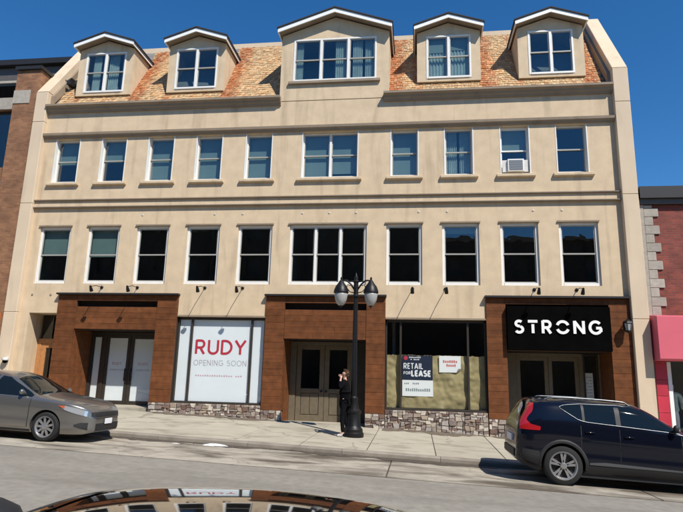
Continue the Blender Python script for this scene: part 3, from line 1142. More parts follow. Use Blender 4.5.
# ---- side entry at the far left
mb = MB()
mb.box(-12.42, -12.28, .62, .70, .3, 2.45).box(-11.60, -11.435, .62, .70, .3, 2.45).box(-12.28, -11.60, .62, .70, 2.3, 2.45)
ent = mb.build('side_entry', ORANGEWOOD, BLD, bevel=.006)
MB().box(-12.28, -12.12, .64, .69, .3, 2.3).box(-11.72, -11.6, .64, .69, .3, 2.3).box(-12.12, -11.72, .64, .69, 2.15, 2.3).box(-12.12, -11.72, .64, .69, .3, .6).build('door', ORANGEWOOD, ent, bevel=.005)
MB().quad((-12.12, .665, .6), (-11.72, .665, .6), (-11.72, .665, 2.15), (-12.12, .665, 2.15)).build('pane', SHOPGLASS, ent)
MB().quad((-12.41, .66, 2.45), (-11.44, .66, 2.45), (-11.44, .66, 3.22), (-12.41, .66, 3.22)).build('transom_pane', SHOPGLASS, ent)
MB().box(-12.5, -12.421, .262, .75, .2, 3.3).build('reveal', STUCCO, ent)
MB().box(-11.429, -11.37, .262, .75, .2, 3.3).build('reveal', STUCCO, ent)
MB().box(-12.42, -11.43, .262, .75, 3.241, 3.3).build('reveal_soffit', STUCCO, ent)
p = [(-12.42, .01), (-11.44, .01), (-11.44, .8), (-12.42, .8)]
MB().hexa([(a, b, .1) for a, b in p] + [(a, b, .43) for a, b in p]).build('step', CONCRETE, ent)

# RUDY window banner
t = thing('window_banner', 'white window banner with red RUDY lettering and OPENING SOON below', 'banner', (-5.96 * S, .14 * S, .62 * S))
y = .15
for (a, b) in ((-7.32, -6.955), (-6.885, -5.035), (-4.965, -4.615)):
    MB().box(a, b, y, y + .004, SILL + .065, SWT - .08).build('sheet', PAPERWHITE, t)
write('RUDY', -6.78, -5.17, 2.04, 2.47, y - .001, .075, .002, RED, t, .14)
write('OPENING SOON', -6.80, -5.12, 1.69, 1.86, y - .001, .016, .0015, GREYPRINT, t, .16)
m = MB()
marks(m, -6.72, -5.22, 1.39, .05, y - .0005, 20)
m.build('web_address', PINKPRINT, t)

# kraft paper and posters in the other window
y = .20
for (a, b, lb) in ((-.85, -.48, 'narrow strip of brown kraft paper beside the brown pillar in the dark shop window'),
                   (-.42, 1.47, 'wide crumpled brown kraft paper covering the lower middle pane of the shop window'),
                   (1.53, 1.97, 'narrow strip of brown kraft paper in the pane next to the sign portal')):
    rows = []
    nx = max(6, int((b - a) / .04))
    top = 2.14
    for j in range(41):
        z = SILL + .07 + (top - SILL - .07) * j / 40
        rows.append([(a + (b - a) * i / nx, y + .05 * noise.noise(Vector((a + (b - a) * i / nx, z, 3.1)) * 2.6) + .02 * noise.noise(Vector((a + (b - a) * i / nx, z, 7.7)) * 8), z + (random.uniform(-.02, .01) if j == 40 else 0)) for i in range(nx + 1)])
    o = MB().grid(rows).build('kraft_paper', KRAFT, None)
    tag(o, lb, 'paper', 'kraft paper in the shop window')
t = thing('lease_sign', 'navy and white lease sign with white lettering taped on kraft paper', 'sign', (.05 * S, .15 * S, .97 * S))
y = .165
MB().box(-.40, .48, y, y + .008, 1.42, 2.13).build('navy_panel', NAVY, t)
MB().box(-.40, .49, y, y + .008, .96, 1.415).build('white_panel', SIGNWHITE, t)
MB().lathe([(.06, 0), (.06, -.002)], (-.30, y, 2.05), 16, 'y').build('red_dot', RED, t)
m = MB()
marks(m, -.2, .15, 2.07, .035, y, 8)
marks(m, -.2, .15, 2.01, .035, y, 8)
m.build('small_print', SIGNWHITE, t)
write('RETAIL', -.36, .20, 1.74, 1.90, y, .026, .002, SIGNWHITE, t, .2)
write('FOR', -.36, -.16, 1.58, 1.66, y, .016, .002, SIGNWHITE, t, .2)
write('LEASE', -.13, .42, 1.53, 1.69, y, .045, .002, SIGNWHITE, t, .24)
m = MB()
marks(m, -.34, .1, 1.32, .05, y, 9)
marks(m, -.30, .42, 1.14, .085, y, 12)
m.build('phone_number', mat('dark_print', (.22, .26, .26), .6), t)
t = thing('poster', 'small white poster with red print and a curled corner on kraft paper', 'poster', (.98 * S, .15 * S, 1.66 * S))
MB().prism([(.67, 2.13), (1.29, 2.13), (1.29, 1.76), (1.18, 1.66), (.67, 1.655)], y, y + .006, 'y').build('sheet', SIGNWHITE, t)
MB().quad((1.29, y - .002, 1.76), (1.18, y - .002, 1.66), (1.20, y - .04, 1.75), (1.24, y - .03, 1.78)).build('curled_corner', mat('poster_back', (.4, .4, .38), .8), t)
m = MB()
marks(m, .78, 1.20, 1.97, .075, y, 7, .25)
marks(m, .82, 1.16, 1.86, .075, y, 6, .25)
m.build('red_print', mat('poster_red', (.60, .16, .15), .6), t)

# STRONG sign
t = thing('shop_sign', 'black rectangular shop sign with white STRONG lettering over the right-hand doors', 'sign', (4.0 * S, -.1 * S, 2.32 * S))
MB().box(2.585, 5.41, -.20, -.053, 2.325, 3.565).build('sign_board', SIGNBLACK, t, bevel=.01)
write('STRONG', 2.79, 5.14, 2.80, 3.16, -.2, .076, .03, SIGNWHITE, t, .30, GLC)

# ------------------------------------------------------------------ gooseneck spotlights
def spot(x, lb):
    z = 4.08
    o = thing('wall_spotlight', lb, 'spotlight', (x * S, 0, z * S), 'thin-armed spotlights above the storefronts')
    MB().lathe([(.05, 0), (.05, -.02), (.03, -.035)], (x, 0, z), 12, 'y').build('mount', BLACKMET, o)
    MB().tube([(x, -.02, z), (x, -.35, z + .0), (x, -.66, z - .08)], .011).build('arm', BLACKMET, o)
    m = MB()
    d = Vector((0, .55, -.83))
    c = Vector((x, -.66, z - .07))
    m.tube([c - d * .02, c + d * .02, c + d * .10, c + d * .17], [.028, .036, .05, .055], 12)
    m.build('lamp_head', BLACKMET, o)


for x, lb in ((-10.01, 'thin-armed spotlight above the left portal, farther from the RUDY window'),
              (-8.80, 'thin-armed spotlight above the left portal, nearer the RUDY window'),
              (-6.56, 'thin-armed spotlight above the RUDY window, nearer the left portal'),
              (-5.34, 'thin-armed spotlight above the RUDY window, nearer the middle portal'),
              (-0.10, 'thin-armed spotlight above the kraft-papered window, nearer the middle portal'),
              (0.87, 'thin-armed spotlight above the kraft-papered window, nearer the STRONG sign'),
              (3.42, 'thin-armed spotlight above the S and T of the black sign'),
              (4.60, 'thin-armed spotlight above the N of the black sign')):
    spot(x, lb)

# wall lantern on the right portal
t = thing('wall_lantern', 'black and white wall lantern on the brown pillar right of the black sign', 'lantern', (5.82 * S, -.05 * S, 2.9 * S))
MB().box(5.80, 5.88, -.09, -.055, 2.95, 3.2).build('bracket', BLACKMET, t)
MB().tube([(5.84, -.07, 3.15), (5.84, -.2, 3.22), (5.84, -.26, 3.2)], .015).build('arm', BLACKMET, t)
MB().lathe([(.02, .32), (.06, .29), (.12, .24), (.13, .22), (.12, .21)], (5.84, -.26, 2.9), 6).build('cap', BLACKMET, t)
MB().lathe([(.07, 0), (.105, .2)], (5.84, -.26, 2.905), 6).build('glass', FROST, t)
m = MB()
for k in range(6):
    a = 2 * math.pi * k / 6
    m.tube([(5.84 + .072 * math.cos(a), -.26 + .072 * math.sin(a), 2.9), (5.84 + .11 * math.cos(a), -.26 + .11 * math.sin(a), 3.11)], .009, 5)
m.lathe([(.03, -.06), (.08, -.01), (.08, .01)], (5.84, -.26, 2.9), 6)
m.build('cage', BLACKMET, t)

# round white wall fixture by the side entry
t = thing('security_camera', 'small white dome camera on the pale pilaster beside the side entry', 'camera', (-12.72 * S, -.2 * S, 1.72 * S))
MB().lathe([(.10, .06), (.10, .0), (.085, -.02)], (-12.83, -.26, 1.72), 16).build('housing', FASCIA, t, smooth=40)
MB().lathe([(.075, -.02), (.07, -.07), (.04, -.10), (.01, -.11)], (-12.83, -.26, 1.72), 16).build('dome', SIGNBLACK, t, smooth=50)
MB().box(-12.87, -12.79, -.27, -.171, 1.74, 1.79).build('bracket', FASCIA, t)

# window air conditioner
a, b = B[8]
t = thing('air_conditioner', 'white window air conditioner in an upper-floor window above the black sign', 'air conditioner', ((a + b) / 2 * S, 0, 7.72 * S))
x0, x1 = a + .22, b - .2
zb = BZ0 + .075
mb = MB()
mb.box(x0, x1, -.02, .30, zb, zb + .40)
mb.build('casing', WHITE, t, bevel=.012)
m = MB()
for k in range(9):
    zz = zb + .05 + k * .035
    m.box(x0 + .05, x1 - .05, -.034, -.021, zz, zz + .016)
m.build('grille', mat('ac_grille', (.30, .33, .36), .6), t)
MB().box(x0 + .045, x1 - .045, -.026, -.0205, zb + .04, zb + .36).build('grille_back', mat('ac_dark', (.10, .12, .14), .6), t)
for (p0, p1) in ((a + .075, x0 - .002), (x1 + .002, b - .075)):
    m = MB()
    n = 6
    for k in range(n):
        w = (p1 - p0) / n
        m.box(p0 + k * w, p0 + (k + 1) * w - .004, .05 - .008 * (k % 2), .085, zb, zb + .38)
    m.build('side_curtain', WHITE, t)

# ------------------------------------------------------------------ left neighbour
LB = thing('brown_brick_building', 'brown brick building with set-back grey upper storey on the left', 'building', (-17 * S, 0, 0))
mb = MB()
wall_grid(mb, -26, -14.12, -.5, 10.9, [(-16.6, -14.5, 1.0, 3.4), (-16.6, -14.35, 4.5, 7.4), (-16.6, -14.35, 8.4, 10.6), (-20.5, -17.6, 1, 3.4), (-20.5, -17.6, 4.5, 7.4), (-20.5, -17.6, 8.4, 10.6)], .35, .6)
mb.box(-26, -25.8, .6, 9, -.5, 10.9).box(-13.45, -13.25, .6, 9, -.5, 10.9)
mb.build('wall', BRICKBROWN, LB)
for xa, xb in ((-14.12, -13.215), (-17.5, -16.7)):
    P = MB().box(xa, xb, -.08, .62, -.8, 11.9).build('brick_pier', BRICKBROWN, LB)
    MB().box(xa - .06, xb + .06, -.16, .7, 11.905, 12.03).build('pier_cap', FLASH, P)
    MB().box(xa - .02, xa + .62, -.10, -.075, 10.62, 11.12).build('stone_block', QUOIN, P)
for xa, xb in ((-16.6, -14.35), (-20.5, -17.6)):
    for z0, z1 in ((4.5, 7.4), (8.4, 10.6), (1.0, 3.4)):
        m = MB()
        m.box(xa, xa + .06, .45, .52, z0, z1).box(xb - .06, xb, .45, .52, z0, z1).box(xa, xb, .451, .519, z0, z0 + .06).box(xa, xb, .451, .519, z1 - .06, z1)
        m.box((xa + xb) / 2 - .03, (xa + xb) / 2 + .03, .452, .518, z0, z1)
        w = m.build('window', BRONZE, LB)
        MB().quad((xa, .48, z0), (xb, .48, z0), (xb, .48, z1), (xa, .48, z1)).build('pane', GLASS, w)
        MB().box(xa - .1, xb + .1, .26, .349, z1, z1 + .45).build('lintel', QUOIN, w)
MB().box(-26, -13.4, .6, 9, 10.9, 11.0).box(-26, -13.4, 4.5, 4.6, -.5, 10.9).build('floor_slab', INTDARK, LB)
SID = mat('grey_siding', (.13, .115, .11), .6, metal=.2, var=.1)
U = MB().box(-26, -13.9, 3.0, 9, 11.0, 13.95).build('upper_storey', SID, LB)
for k in range(14):
    MB().box(-26, -13.88, 2.975, 2.999, 13.38 + k * .04 - .0, 13.38 + k * .04 + .034).build('siding_board', SID, U) if k < 13 else None
MB().box(-26, -13.8, 2.75, 9.1, 13.96, 14.2).build('roof_edge', FLASH, U)
MB().box(-26, -13.86, 2.93, 2.998, 13.22, 13.33).build('pale_trim', QUOIN, U)
MB().box(-25, -14.2, 2.96, 2.998, 11.3, 13.1).build('dark_glazing', SIGNBLACK, U)
MB().box(-13.75, -13.35, -.11, -.085, 2.5, 3.2).build('orange_plate', mat('orange_sign', (.55, .16, .03), .6), LB)

# ------------------------------------------------------------------ right neighbour
RB = thing('red_brick_building', 'low red brick shop with stone quoins, black cornice and pink fascia', 'building', (9.5 * S, 0, 0))
mb = MB()
wall_grid(mb, 6.47, 16, -1.5, 6.6, [(6.86, 9.6, -2, 3.3), (8.0, 9.1, 4.2, 5.9), (10.2, 13, -2, 3.3)], .02, .3)
mb.box(15.8, 16, .3, 8, -1.5, 6.6).box(6.48, 6.6, .3, 8, -1.5, 6.6)
mb.build('wall', BRICKRED, RB)
CB = MB().prism([(.0, 6.62), (-.10, 6.62), (-.10, 6.76), (0, 6.76)], 6.48, 16).build('cornice', mat('grey_cornice', (.10, .10, .10), .7, var=.15), RB)
MB().box(6.475, 16, -.2, .3, 6.765, 7.12).build('black_fascia', FLASH, CB)
MB().box(6.5, 16, .3, 8, 6.7, 6.8).build('flat_roof', FLATROOF, RB)
k = 0
z = 3.36
while z < 6.55:
    h = min(.262, 6.60 - z)
    w = .40 if k % 2 else .24
    MB().box(6.60, 6.60 + w, -.02, .02, z + .005, z + h - .005).build('quoin', QUOIN, RB, bevel=.01)
    z += h
    k += 1
MB().box(6.49, 6.595, -.03, .02, -1, 6.6).build('corner_strip', QUOIN, RB)
PINK = mat('pink_fascia', (.62, .115, .155), .55, var=.05, nscale=1.5, stain=(.45, .08, .10), stain_amt=.4, stain_scale=(.6, 1, 3), stain_lo=.55)
REDT = mat('red_tile', (.46, .035, .06), .35, var=.15, rnd=.12)
FA = MB().prism([(.0, 2.10), (-.42, 2.10), (-.50, 2.14), (-.50, 3.30), (-.1, 3.36), (.0, 3.36)], 6.50, 16).build('shop_fascia', PINK, RB, bevel=.01)
z = -.6
P = MB().box(6.53, 6.80, -.045, .0, -1, 2.09).build('tiled_pier', MORTAR, RB)
while z < 2.05:
    h = min(.44, 2.09 - z)
    MB().box(6.52, 6.81, -.065, -.046, z + .006, z + h - .006).build('tile', REDT, P, bevel=.006)
    z += h
m = MB()
m.box(6.86, 6.97, .04, .14, -.4, 2.08).box(9.5, 9.6, .04, .14, -.4, 2.08).box(6.97, 9.5, .041, .139, -.4, .1)
w = m.build('shop_window', FASCIA, RB)
MB().quad((6.97, .09, .1), (9.5, .09, .1), (9.5, .09, 2.08), (6.97, .09, 2.08)).build('pane', SHOPGLASS, w)
MB().box(6.62, 9.7, 2.2, 2.3, -.6, 3.4).box(6.62, 9.7, .3, 2.2, -.3, -.125).box(6.62, 9.7, .3, 2.2, 2.6, 2.7).build('shop_interior', INTDARK, RB)
MB().box(9.6, 16, .31, .4, -1.5, 3.4).build('shop_interior', INTDARK, RB)
MB().box(8.0, 9.1, .12, .2, 4.2, 5.9).build('upper_window', SIGNBLACK, RB)


def skin_mesh(name, verts, edges, radii, sub=2, root=0):
    """grow a smooth surface over a joint skeleton and return it as a plain mesh"""
    me = bpy.data.meshes.new(name + '_skeleton')
    me.from_pydata(verts, edges, [])
    o = bpy.data.objects.new(name + '_tmp', me)
    COL.objects.link(o)
    md = o.modifiers.new('skin', 'SKIN')
    md.use_smooth_shade = True
    for i, r_ in enumerate(radii):
        sv = me.skin_vertices[0].data[i]
        sv.radius = r_ if isinstance(r_, tuple) else (r_, r_)
        sv.use_root = (i == root)
    s2 = o.modifiers.new('sub', 'SUBSURF')
    s2.levels = s2.render_levels = sub
    bpy.context.view_layer.update()
    dg = bpy.context.evaluated_depsgraph_get()
    out = bpy.data.meshes.new_from_object(o.evaluated_get(dg))
    out.name = name
    bpy.data.objects.remove(o)
    bpy.data.meshes.remove(me)
    out.polygons.foreach_set('use_smooth', [True] * len(out.polygons))
    return out


def skin_obj(name, verts, edges, radii, material, parent, sub=2, root=0):
    me = skin_mesh(name, verts, edges, radii, sub, root)
    me.materials.clear()
    me.materials.append(material)
    o = bpy.data.objects.new(name, me)
    COL.objects.link(o)
    o.parent = parent
    return o


# mannequin in the right-hand shop window
MINT = mat('mint_cloth', (.52, .62, .55), .85, var=.15, nscale=9)
t = thing('mannequin', 'white mannequin wearing a pale mint jacket behind the shop glass', 'mannequin', (7.22 * S, .75 * S, -.12 * S), local=True)
MV = [(0, 0, 1.28), (0, 0, 1.05), (0, 0, 1.55), (-.2, 0, 1.52), (.2, 0, 1.52), (-.27, -.04, 1.25), (.27, -.04, 1.25), (-.25, -.10, 1.02), (.25, -.10, 1.02), (0, 0, .92)]
skin_obj('jacket', MV, [(0, 1), (0, 2), (2, 3), (2, 4), (3, 5), (4, 6), (5, 7), (6, 8), (1, 9)], [(.17, .12), (.19, .13), (.14, .1), .085, .085, .07, .07, .06, .06, (.2, .14)], MINT, t)
skin_obj('body', [(0, 0, .9), (-.09, 0, .8), (.09, 0, .8), (-.09, 0, .42), (.09, 0, .42), (-.09, 0, .06), (.09, 0, .06), (0, 0, 1.6), (0, 0, 1.68), (0, 0, 1.82)],
         [(0, 1), (0, 2), (1, 3), (2, 4), (3, 5), (4, 6), (0, 7), (7, 8), (8, 9)], [.12, .085, .085, .06, .06, .04, .04, .06, .06, .09], FASCIA, t)
MB(1).lathe([(.2, 0), (.2, .02), (.03, .03), (.02, .9)], (0, .12, 0), 16).build('stand', BLACKMET, t)

# ------------------------------------------------------------------ buildings across the street, seen only in the window reflections
def far_building(x0, x1, h, y, lb, m):
    o = thing('brick_block', lb, 'building', ((x0 + x1) / 2, y, -.4), 'brick blocks on the near side of the street')
    ops = []
    n = int((x1 - x0) / 3)
    for k in range(n):
        c = x0 + (k + .5) * (x1 - x0) / n
        for z in np.arange(1.0, h - 2.2, 3.3):
            ops.append((c - .6, c + .6, z, z + 1.9))
    wall_grid(MB(1), x0, x1, -1.5, h, ops, y - .3, y).build('wall', m, o)
    MB(1).box(x0, x1, y - 10, y - .3, h - .3, h - .1).box(x0, x1, y - 1.0, y - .8, -1.5, h - .3).build('roof', FLATROOF, o)
    MB(1).box(x0, x1, y, y + .25, h - .3, h + .05).build('cornice', TRIM, o)


far_building(-44, -20, 15.5, -32, 'dark brick block reflected in the left windows', BRICKFAR)
far_building(-20, 2, 16.6, -32, 'dark brick block reflected in the middle windows', BRICKFAR)
far_building(2, 26, 14.3, -32, 'dark brick block reflected in the right windows', BRICKFAR)

# ------------------------------------------------------------------ street lamp
LX, LY = -1.56, -2.25
t = thing('street_lamp', 'black two-lantern street lamp with fluted pole and wide base on the sidewalk', 'street lamp', (LX * S, LY * S, pave(LX, LY) * S), local=True)
m = MB(1)
m.lathe([(.30, 0), (.30, .10), (.27, .13), (.27, .20), (.23, .25), (.20, .30), (.195, .62), (.22, .65), (.22, .70), (.15, .76), (.115, .95), (.125, 1.0), (.125, 1.05), (.085, 1.1)], n=16)
m.build('base', BLACKMET, t, smooth=35)
MB(1).lathe([(.085, 1.08), (.082, 1.5), (.062, 3.95)], n=24, flute=.12).build('pole', BLACKMET, t)
m = MB(1)
m.lathe([(.09, 3.92), (.10, 3.96), (.07, 4.0), (.07, 4.35), (.10, 4.38), (.05, 4.44), (.06, 4.5), (.02, 4.6), (.005, 4.66)], n=16)
m.build('finial', BLACKMET, t, smooth=35)
for sx in (-1, 1):
    m = MB(1)
    m.tube([(sx * .05, 0, 4.15), (sx * .15, 0, 4.30), (sx * .28, 0, 4.42), (sx * .40, 0, 4.42), (sx * .44, 0, 4.36)], .026, 8)
    m.tube([(sx * .05, 0, 4.05), (sx * .18, 0, 4.08), (sx * .28, 0, 4.2), (sx * .24, 0, 4.30), (sx * .17, 0, 4.26)], .016, 6)
    m.tube([(sx * .03, 0, 4.38), (sx * .3, 0, 4.40)], .02, 6)
    m.build('arm', BLACKMET, t, smooth=True)
    c = (sx * .44, 0, 0)
    L = MB(1).lathe([(.02, 4.52), (.035, 4.47), (.025, 4.44), (.06, 4.40), (.10, 4.33), (.17, 4.24), (.215, 4.12), (.225, 4.06), (.21, 4.04)], c, 20).build('lantern', BLACKMET, t, smooth=40)
    MB(1).lathe([(.19, 4.045), (.195, 3.98), (.17, 3.84), (.12, 3.72), (.06, 3.67)], c, 20).build('glass_globe', FROST, L, smooth=True)
    MB(1).lathe([(.06, 3.672), (.06, 3.655), (.02, 3.63), (.01, 3.59)], c, 10).build('bottom_finial', BLACKMET, L)

# ------------------------------------------------------------------ person
PX, PY = -1.77, -2.40
SKIN = mat('skin', (.50, .28, .20), .5, var=.05)
CLOTH = mat('black_cloth', (.0045, .0045, .006), .9, spec=.08, var=.3, nscale=12, bump=.2)
TROUS = mat('dark_trousers', (.006, .006, .008), .9, spec=.08, var=.3, nscale=12)
SHOEM = mat('white_shoe', (.55, .55, .55), .6)
HAIR = mat('brown_hair', (.10, .05, .025), .6, var=.3, nscale=40, bump=.4, bscale=80)
t = thing('person', 'person in black jacket and dark trousers with a hand at the face by the lamp', 'person', (PX * S, PY * S, pave(PX, PY) * S), local=True)
t.scale = (1.02, 1.02, 1.02)
# faces -X; -Y is the side towards the street
hd = Vector((-.035, 0, 1.63))
bv = [(0, 0, .98), (0, 0, 1.18), (0, 0, 1.40), (-.005, 0, 1.52), (-.02, 0, 1.585), (-.03, 0, 1.66), (-.025, 0, 1.73),
      (0, -.17, 1.44), (0, .17, 1.44), (-.10, -.27, 1.27), (.02, .24, 1.16), (-.115, -.14, 1.50), (-.07, .22, .93),
      (-.10, -.10, 1.58), (-.09, .215, .85),
      (0, -.09, .92), (0, .09, .92), (-.05, -.10, .52), (.02, .10, .52), (-.02, -.10, .09), (.09, .10, .10), (-.13, -.11, .05), (-.03, .11, .05)]
be = [(0, 1), (1, 2), (2, 3), (3, 4), (4, 5), (5, 6), (2, 7), (2, 8), (7, 9), (8, 10), (9, 11), (10, 12), (11, 13), (12, 14), (0, 15), (0, 16), (15, 17), (16, 18), (17, 19), (18, 20), (19, 21), (20, 22)]
br = [(.12, .15), (.10, .14), (.10, .15), .05, .055, (.085, .07), (.075, .062), .055, .055, .04, .04, .03, .03, (.02, .035), (.02, .035), .075, .075, .052, .052, .036, .036, .03, .03]
# fingers of the raised hand curl at the cheek, the other hand hangs relaxed
for (h, tip, side) in ((13, Vector((-.02, .02, .075)), -1), (14, Vector((-.02, 0, -.07)), 1)):
    base = Vector(bv[h])
    for k in range(4):
        off = Vector((-.012 + .008 * (k % 2), 0, 0)) + Vector((.022 * (k - 1.5), .0, 0))
        ln = (0.8, 1.0, .95, .75)[k]
        i = len(bv)
        bv += [tuple(base + off * 1.0 + tip * .45 * ln), tuple(base + off * 1.1 + tip * .8 * ln + Vector((-.008, .006, 0))), tuple(base + off * 1.1 + tip * 1.05 * ln + Vector((-.018, .016, 0)))]
        be += [(h, i), (i, i + 1), (i + 1, i + 2)]
        br += [.009, .0085, .007]
    i = len(bv)
    bv += [tuple(base + Vector((-.04, .01, 0)) + tip * .05), tuple(base + Vector((-.055, .015, 0)) + tip * .45)]
    be += [(h, i), (i, i + 1)]
    br += [.011, .009]
body = skin_obj('body', bv, be, br, SKIN, t)
# face
m = MB(1)
m.tube([(-.098, 0, 1.675), (-.122, 0, 1.645), (-.104, 0, 1.635)], [.008, .014, .01], 6)
for sy in (-1, 1):
    m.tube([(-.02, sy * .066, 1.69), (-.008, sy * .08, 1.67), (-.02, sy * .07, 1.635)], [.012, .018, .01], 6)
m.build('nose_and_ears', SKIN, body, smooth=True)
m = MB(1)
for sy in (-1, 1):
    m.lathe([(.001, -.006), (.009, -.003), (.009, .003), (.001, .006)], (-.100, sy * .03, 1.675), 10, 'x')
m.build('eyes', SIGNBLACK, body)
MB(1).tube([(-.098, -.025, 1.605), (-.108, 0, 1.603), (-.098, .025, 1.605)], .006, 6).build('mouth', mat('lip', (.35, .12, .10), .5), body)
hv = [(.0, 0, 1.71), (.015, 0, 1.75), (-.06, 0, 1.755), (.055, 0, 1.66), (.05, 0, 1.58)]
skin_obj('hair', hv, [(0, 1), (1, 2), (0, 3), (3, 4)], [(.075, .078), (.06, .07), (.04, .06), (.04, .07), (.03, .055)], HAIR, body)
jv = [(0, 0, 1.02), (0, 0, 1.18), (0, 0, 1.40), (-.005, 0, 1.535), (0, -.18, 1.44), (0, .18, 1.44), (-.10, -.275, 1.27), (.02, .245, 1.16), (-.112, -.15, 1.475), (-.06, .225, .96), (.01, 0, .76)]
skin_obj('jacket', jv, [(0, 1), (1, 2), (2, 3), (2, 4), (2, 5), (4, 6), (5, 7), (6, 8), (7, 9), (0, 10)], [(.145, .18), (.135, .17), (.135, .17), (.075, .08), .078, .078, .062, .062, .045, .047, (.15, .18)], CLOTH, body)
tv = [(0, 0, .95), (0, -.095, .88), (0, .095, .88), (-.05, -.10, .52), (.02, .10, .52), (-.02, -.10, .11), (.09, .10, .12)]
skin_obj('trousers', tv, [(0, 1), (0, 2), (1, 3), (2, 4), (3, 5), (4, 6)], [(.125, .16), .098, .098, .07, .07, .055, .055], TROUS, body)
for (ax, ay) in ((-.02, -.10), (.09, .10)):
    skin_obj('shoe', [(ax + .03, ay, .05), (ax - .06, ay, .045), (ax - .16, ay - .01, .035), (ax + .01, ay, .10)], [(0, 1), (1, 2), (0, 3)], [.045, .045, .035, .045], SHOEM, body)

# ------------------------------------------------------------------ cars
TYRE = mat('tyre_rubber', (.012, .012, .012), .85, var=.2)
RIMS = mat('rim_silver', (.45, .45, .46), .3, metal=.8, var=.05)
RIMD = mat('rim_dark', (.03, .03, .032), .4, metal=.5)
CGLASS = mat('car_glass', (.006, .009, .010), .03, spec=.45)
CHROME = mat('chrome_trim', (.20, .21, .22), .38, metal=1.0)
BLKPL = mat('black_plastic', (.014, .014, .015), .6, var=.1)
TAIL = mat('tail_red', (.36, .012, .016), .12, spec=.7, coat=.6)
LIGHTC = mat('headlight_clear', (.52, .55, .58), .08, metal=.5, coat=1)
AMBER = mat('amber_lens', (.45, .10, .04), .15, coat=.5)
PLATE = mat('plate_white', (.75, .76, .78), .5)


def spl(pts):
    xs_ = np.array([p[0] for p in pts], float)
    ys_ = np.array([p[1] for p in pts], float)
    # monotone cubic (pchip)
    h = np.diff(xs_)
    d = np.diff(ys_) / h
    m_ = np.zeros(len(xs_))
    for i in range(1, len(xs_) - 1):
        if d[i - 1] * d[i] > 0:
            w1, w2 = 2 * h[i] + h[i - 1], h[i] + 2 * h[i - 1]
            m_[i] = (w1 + w2) / (w1 / d[i - 1] + w2 / d[i])
    m_[0], m_[-1] = d[0], d[-1]

    def f(x):
        x = min(max(x, xs_[0]), xs_[-1])
        i = min(int(np.searchsorted(xs_, x, side='right')) - 1, len(xs_) - 2)
        t_ = (x - xs_[i]) / h[i]
        a = (1 + 2 * t_) * (1 - t_) ** 2
        b = t_ * (1 - t_) ** 2
        c = t_ * t_ * (3 - 2 * t_)
        e = t_ * t_ * (t_ - 1)
        return float(a * ys_[i] + b * h[i] * m_[i] + c * ys_[i + 1] + e * h[i] * m_[i + 1])
    return f


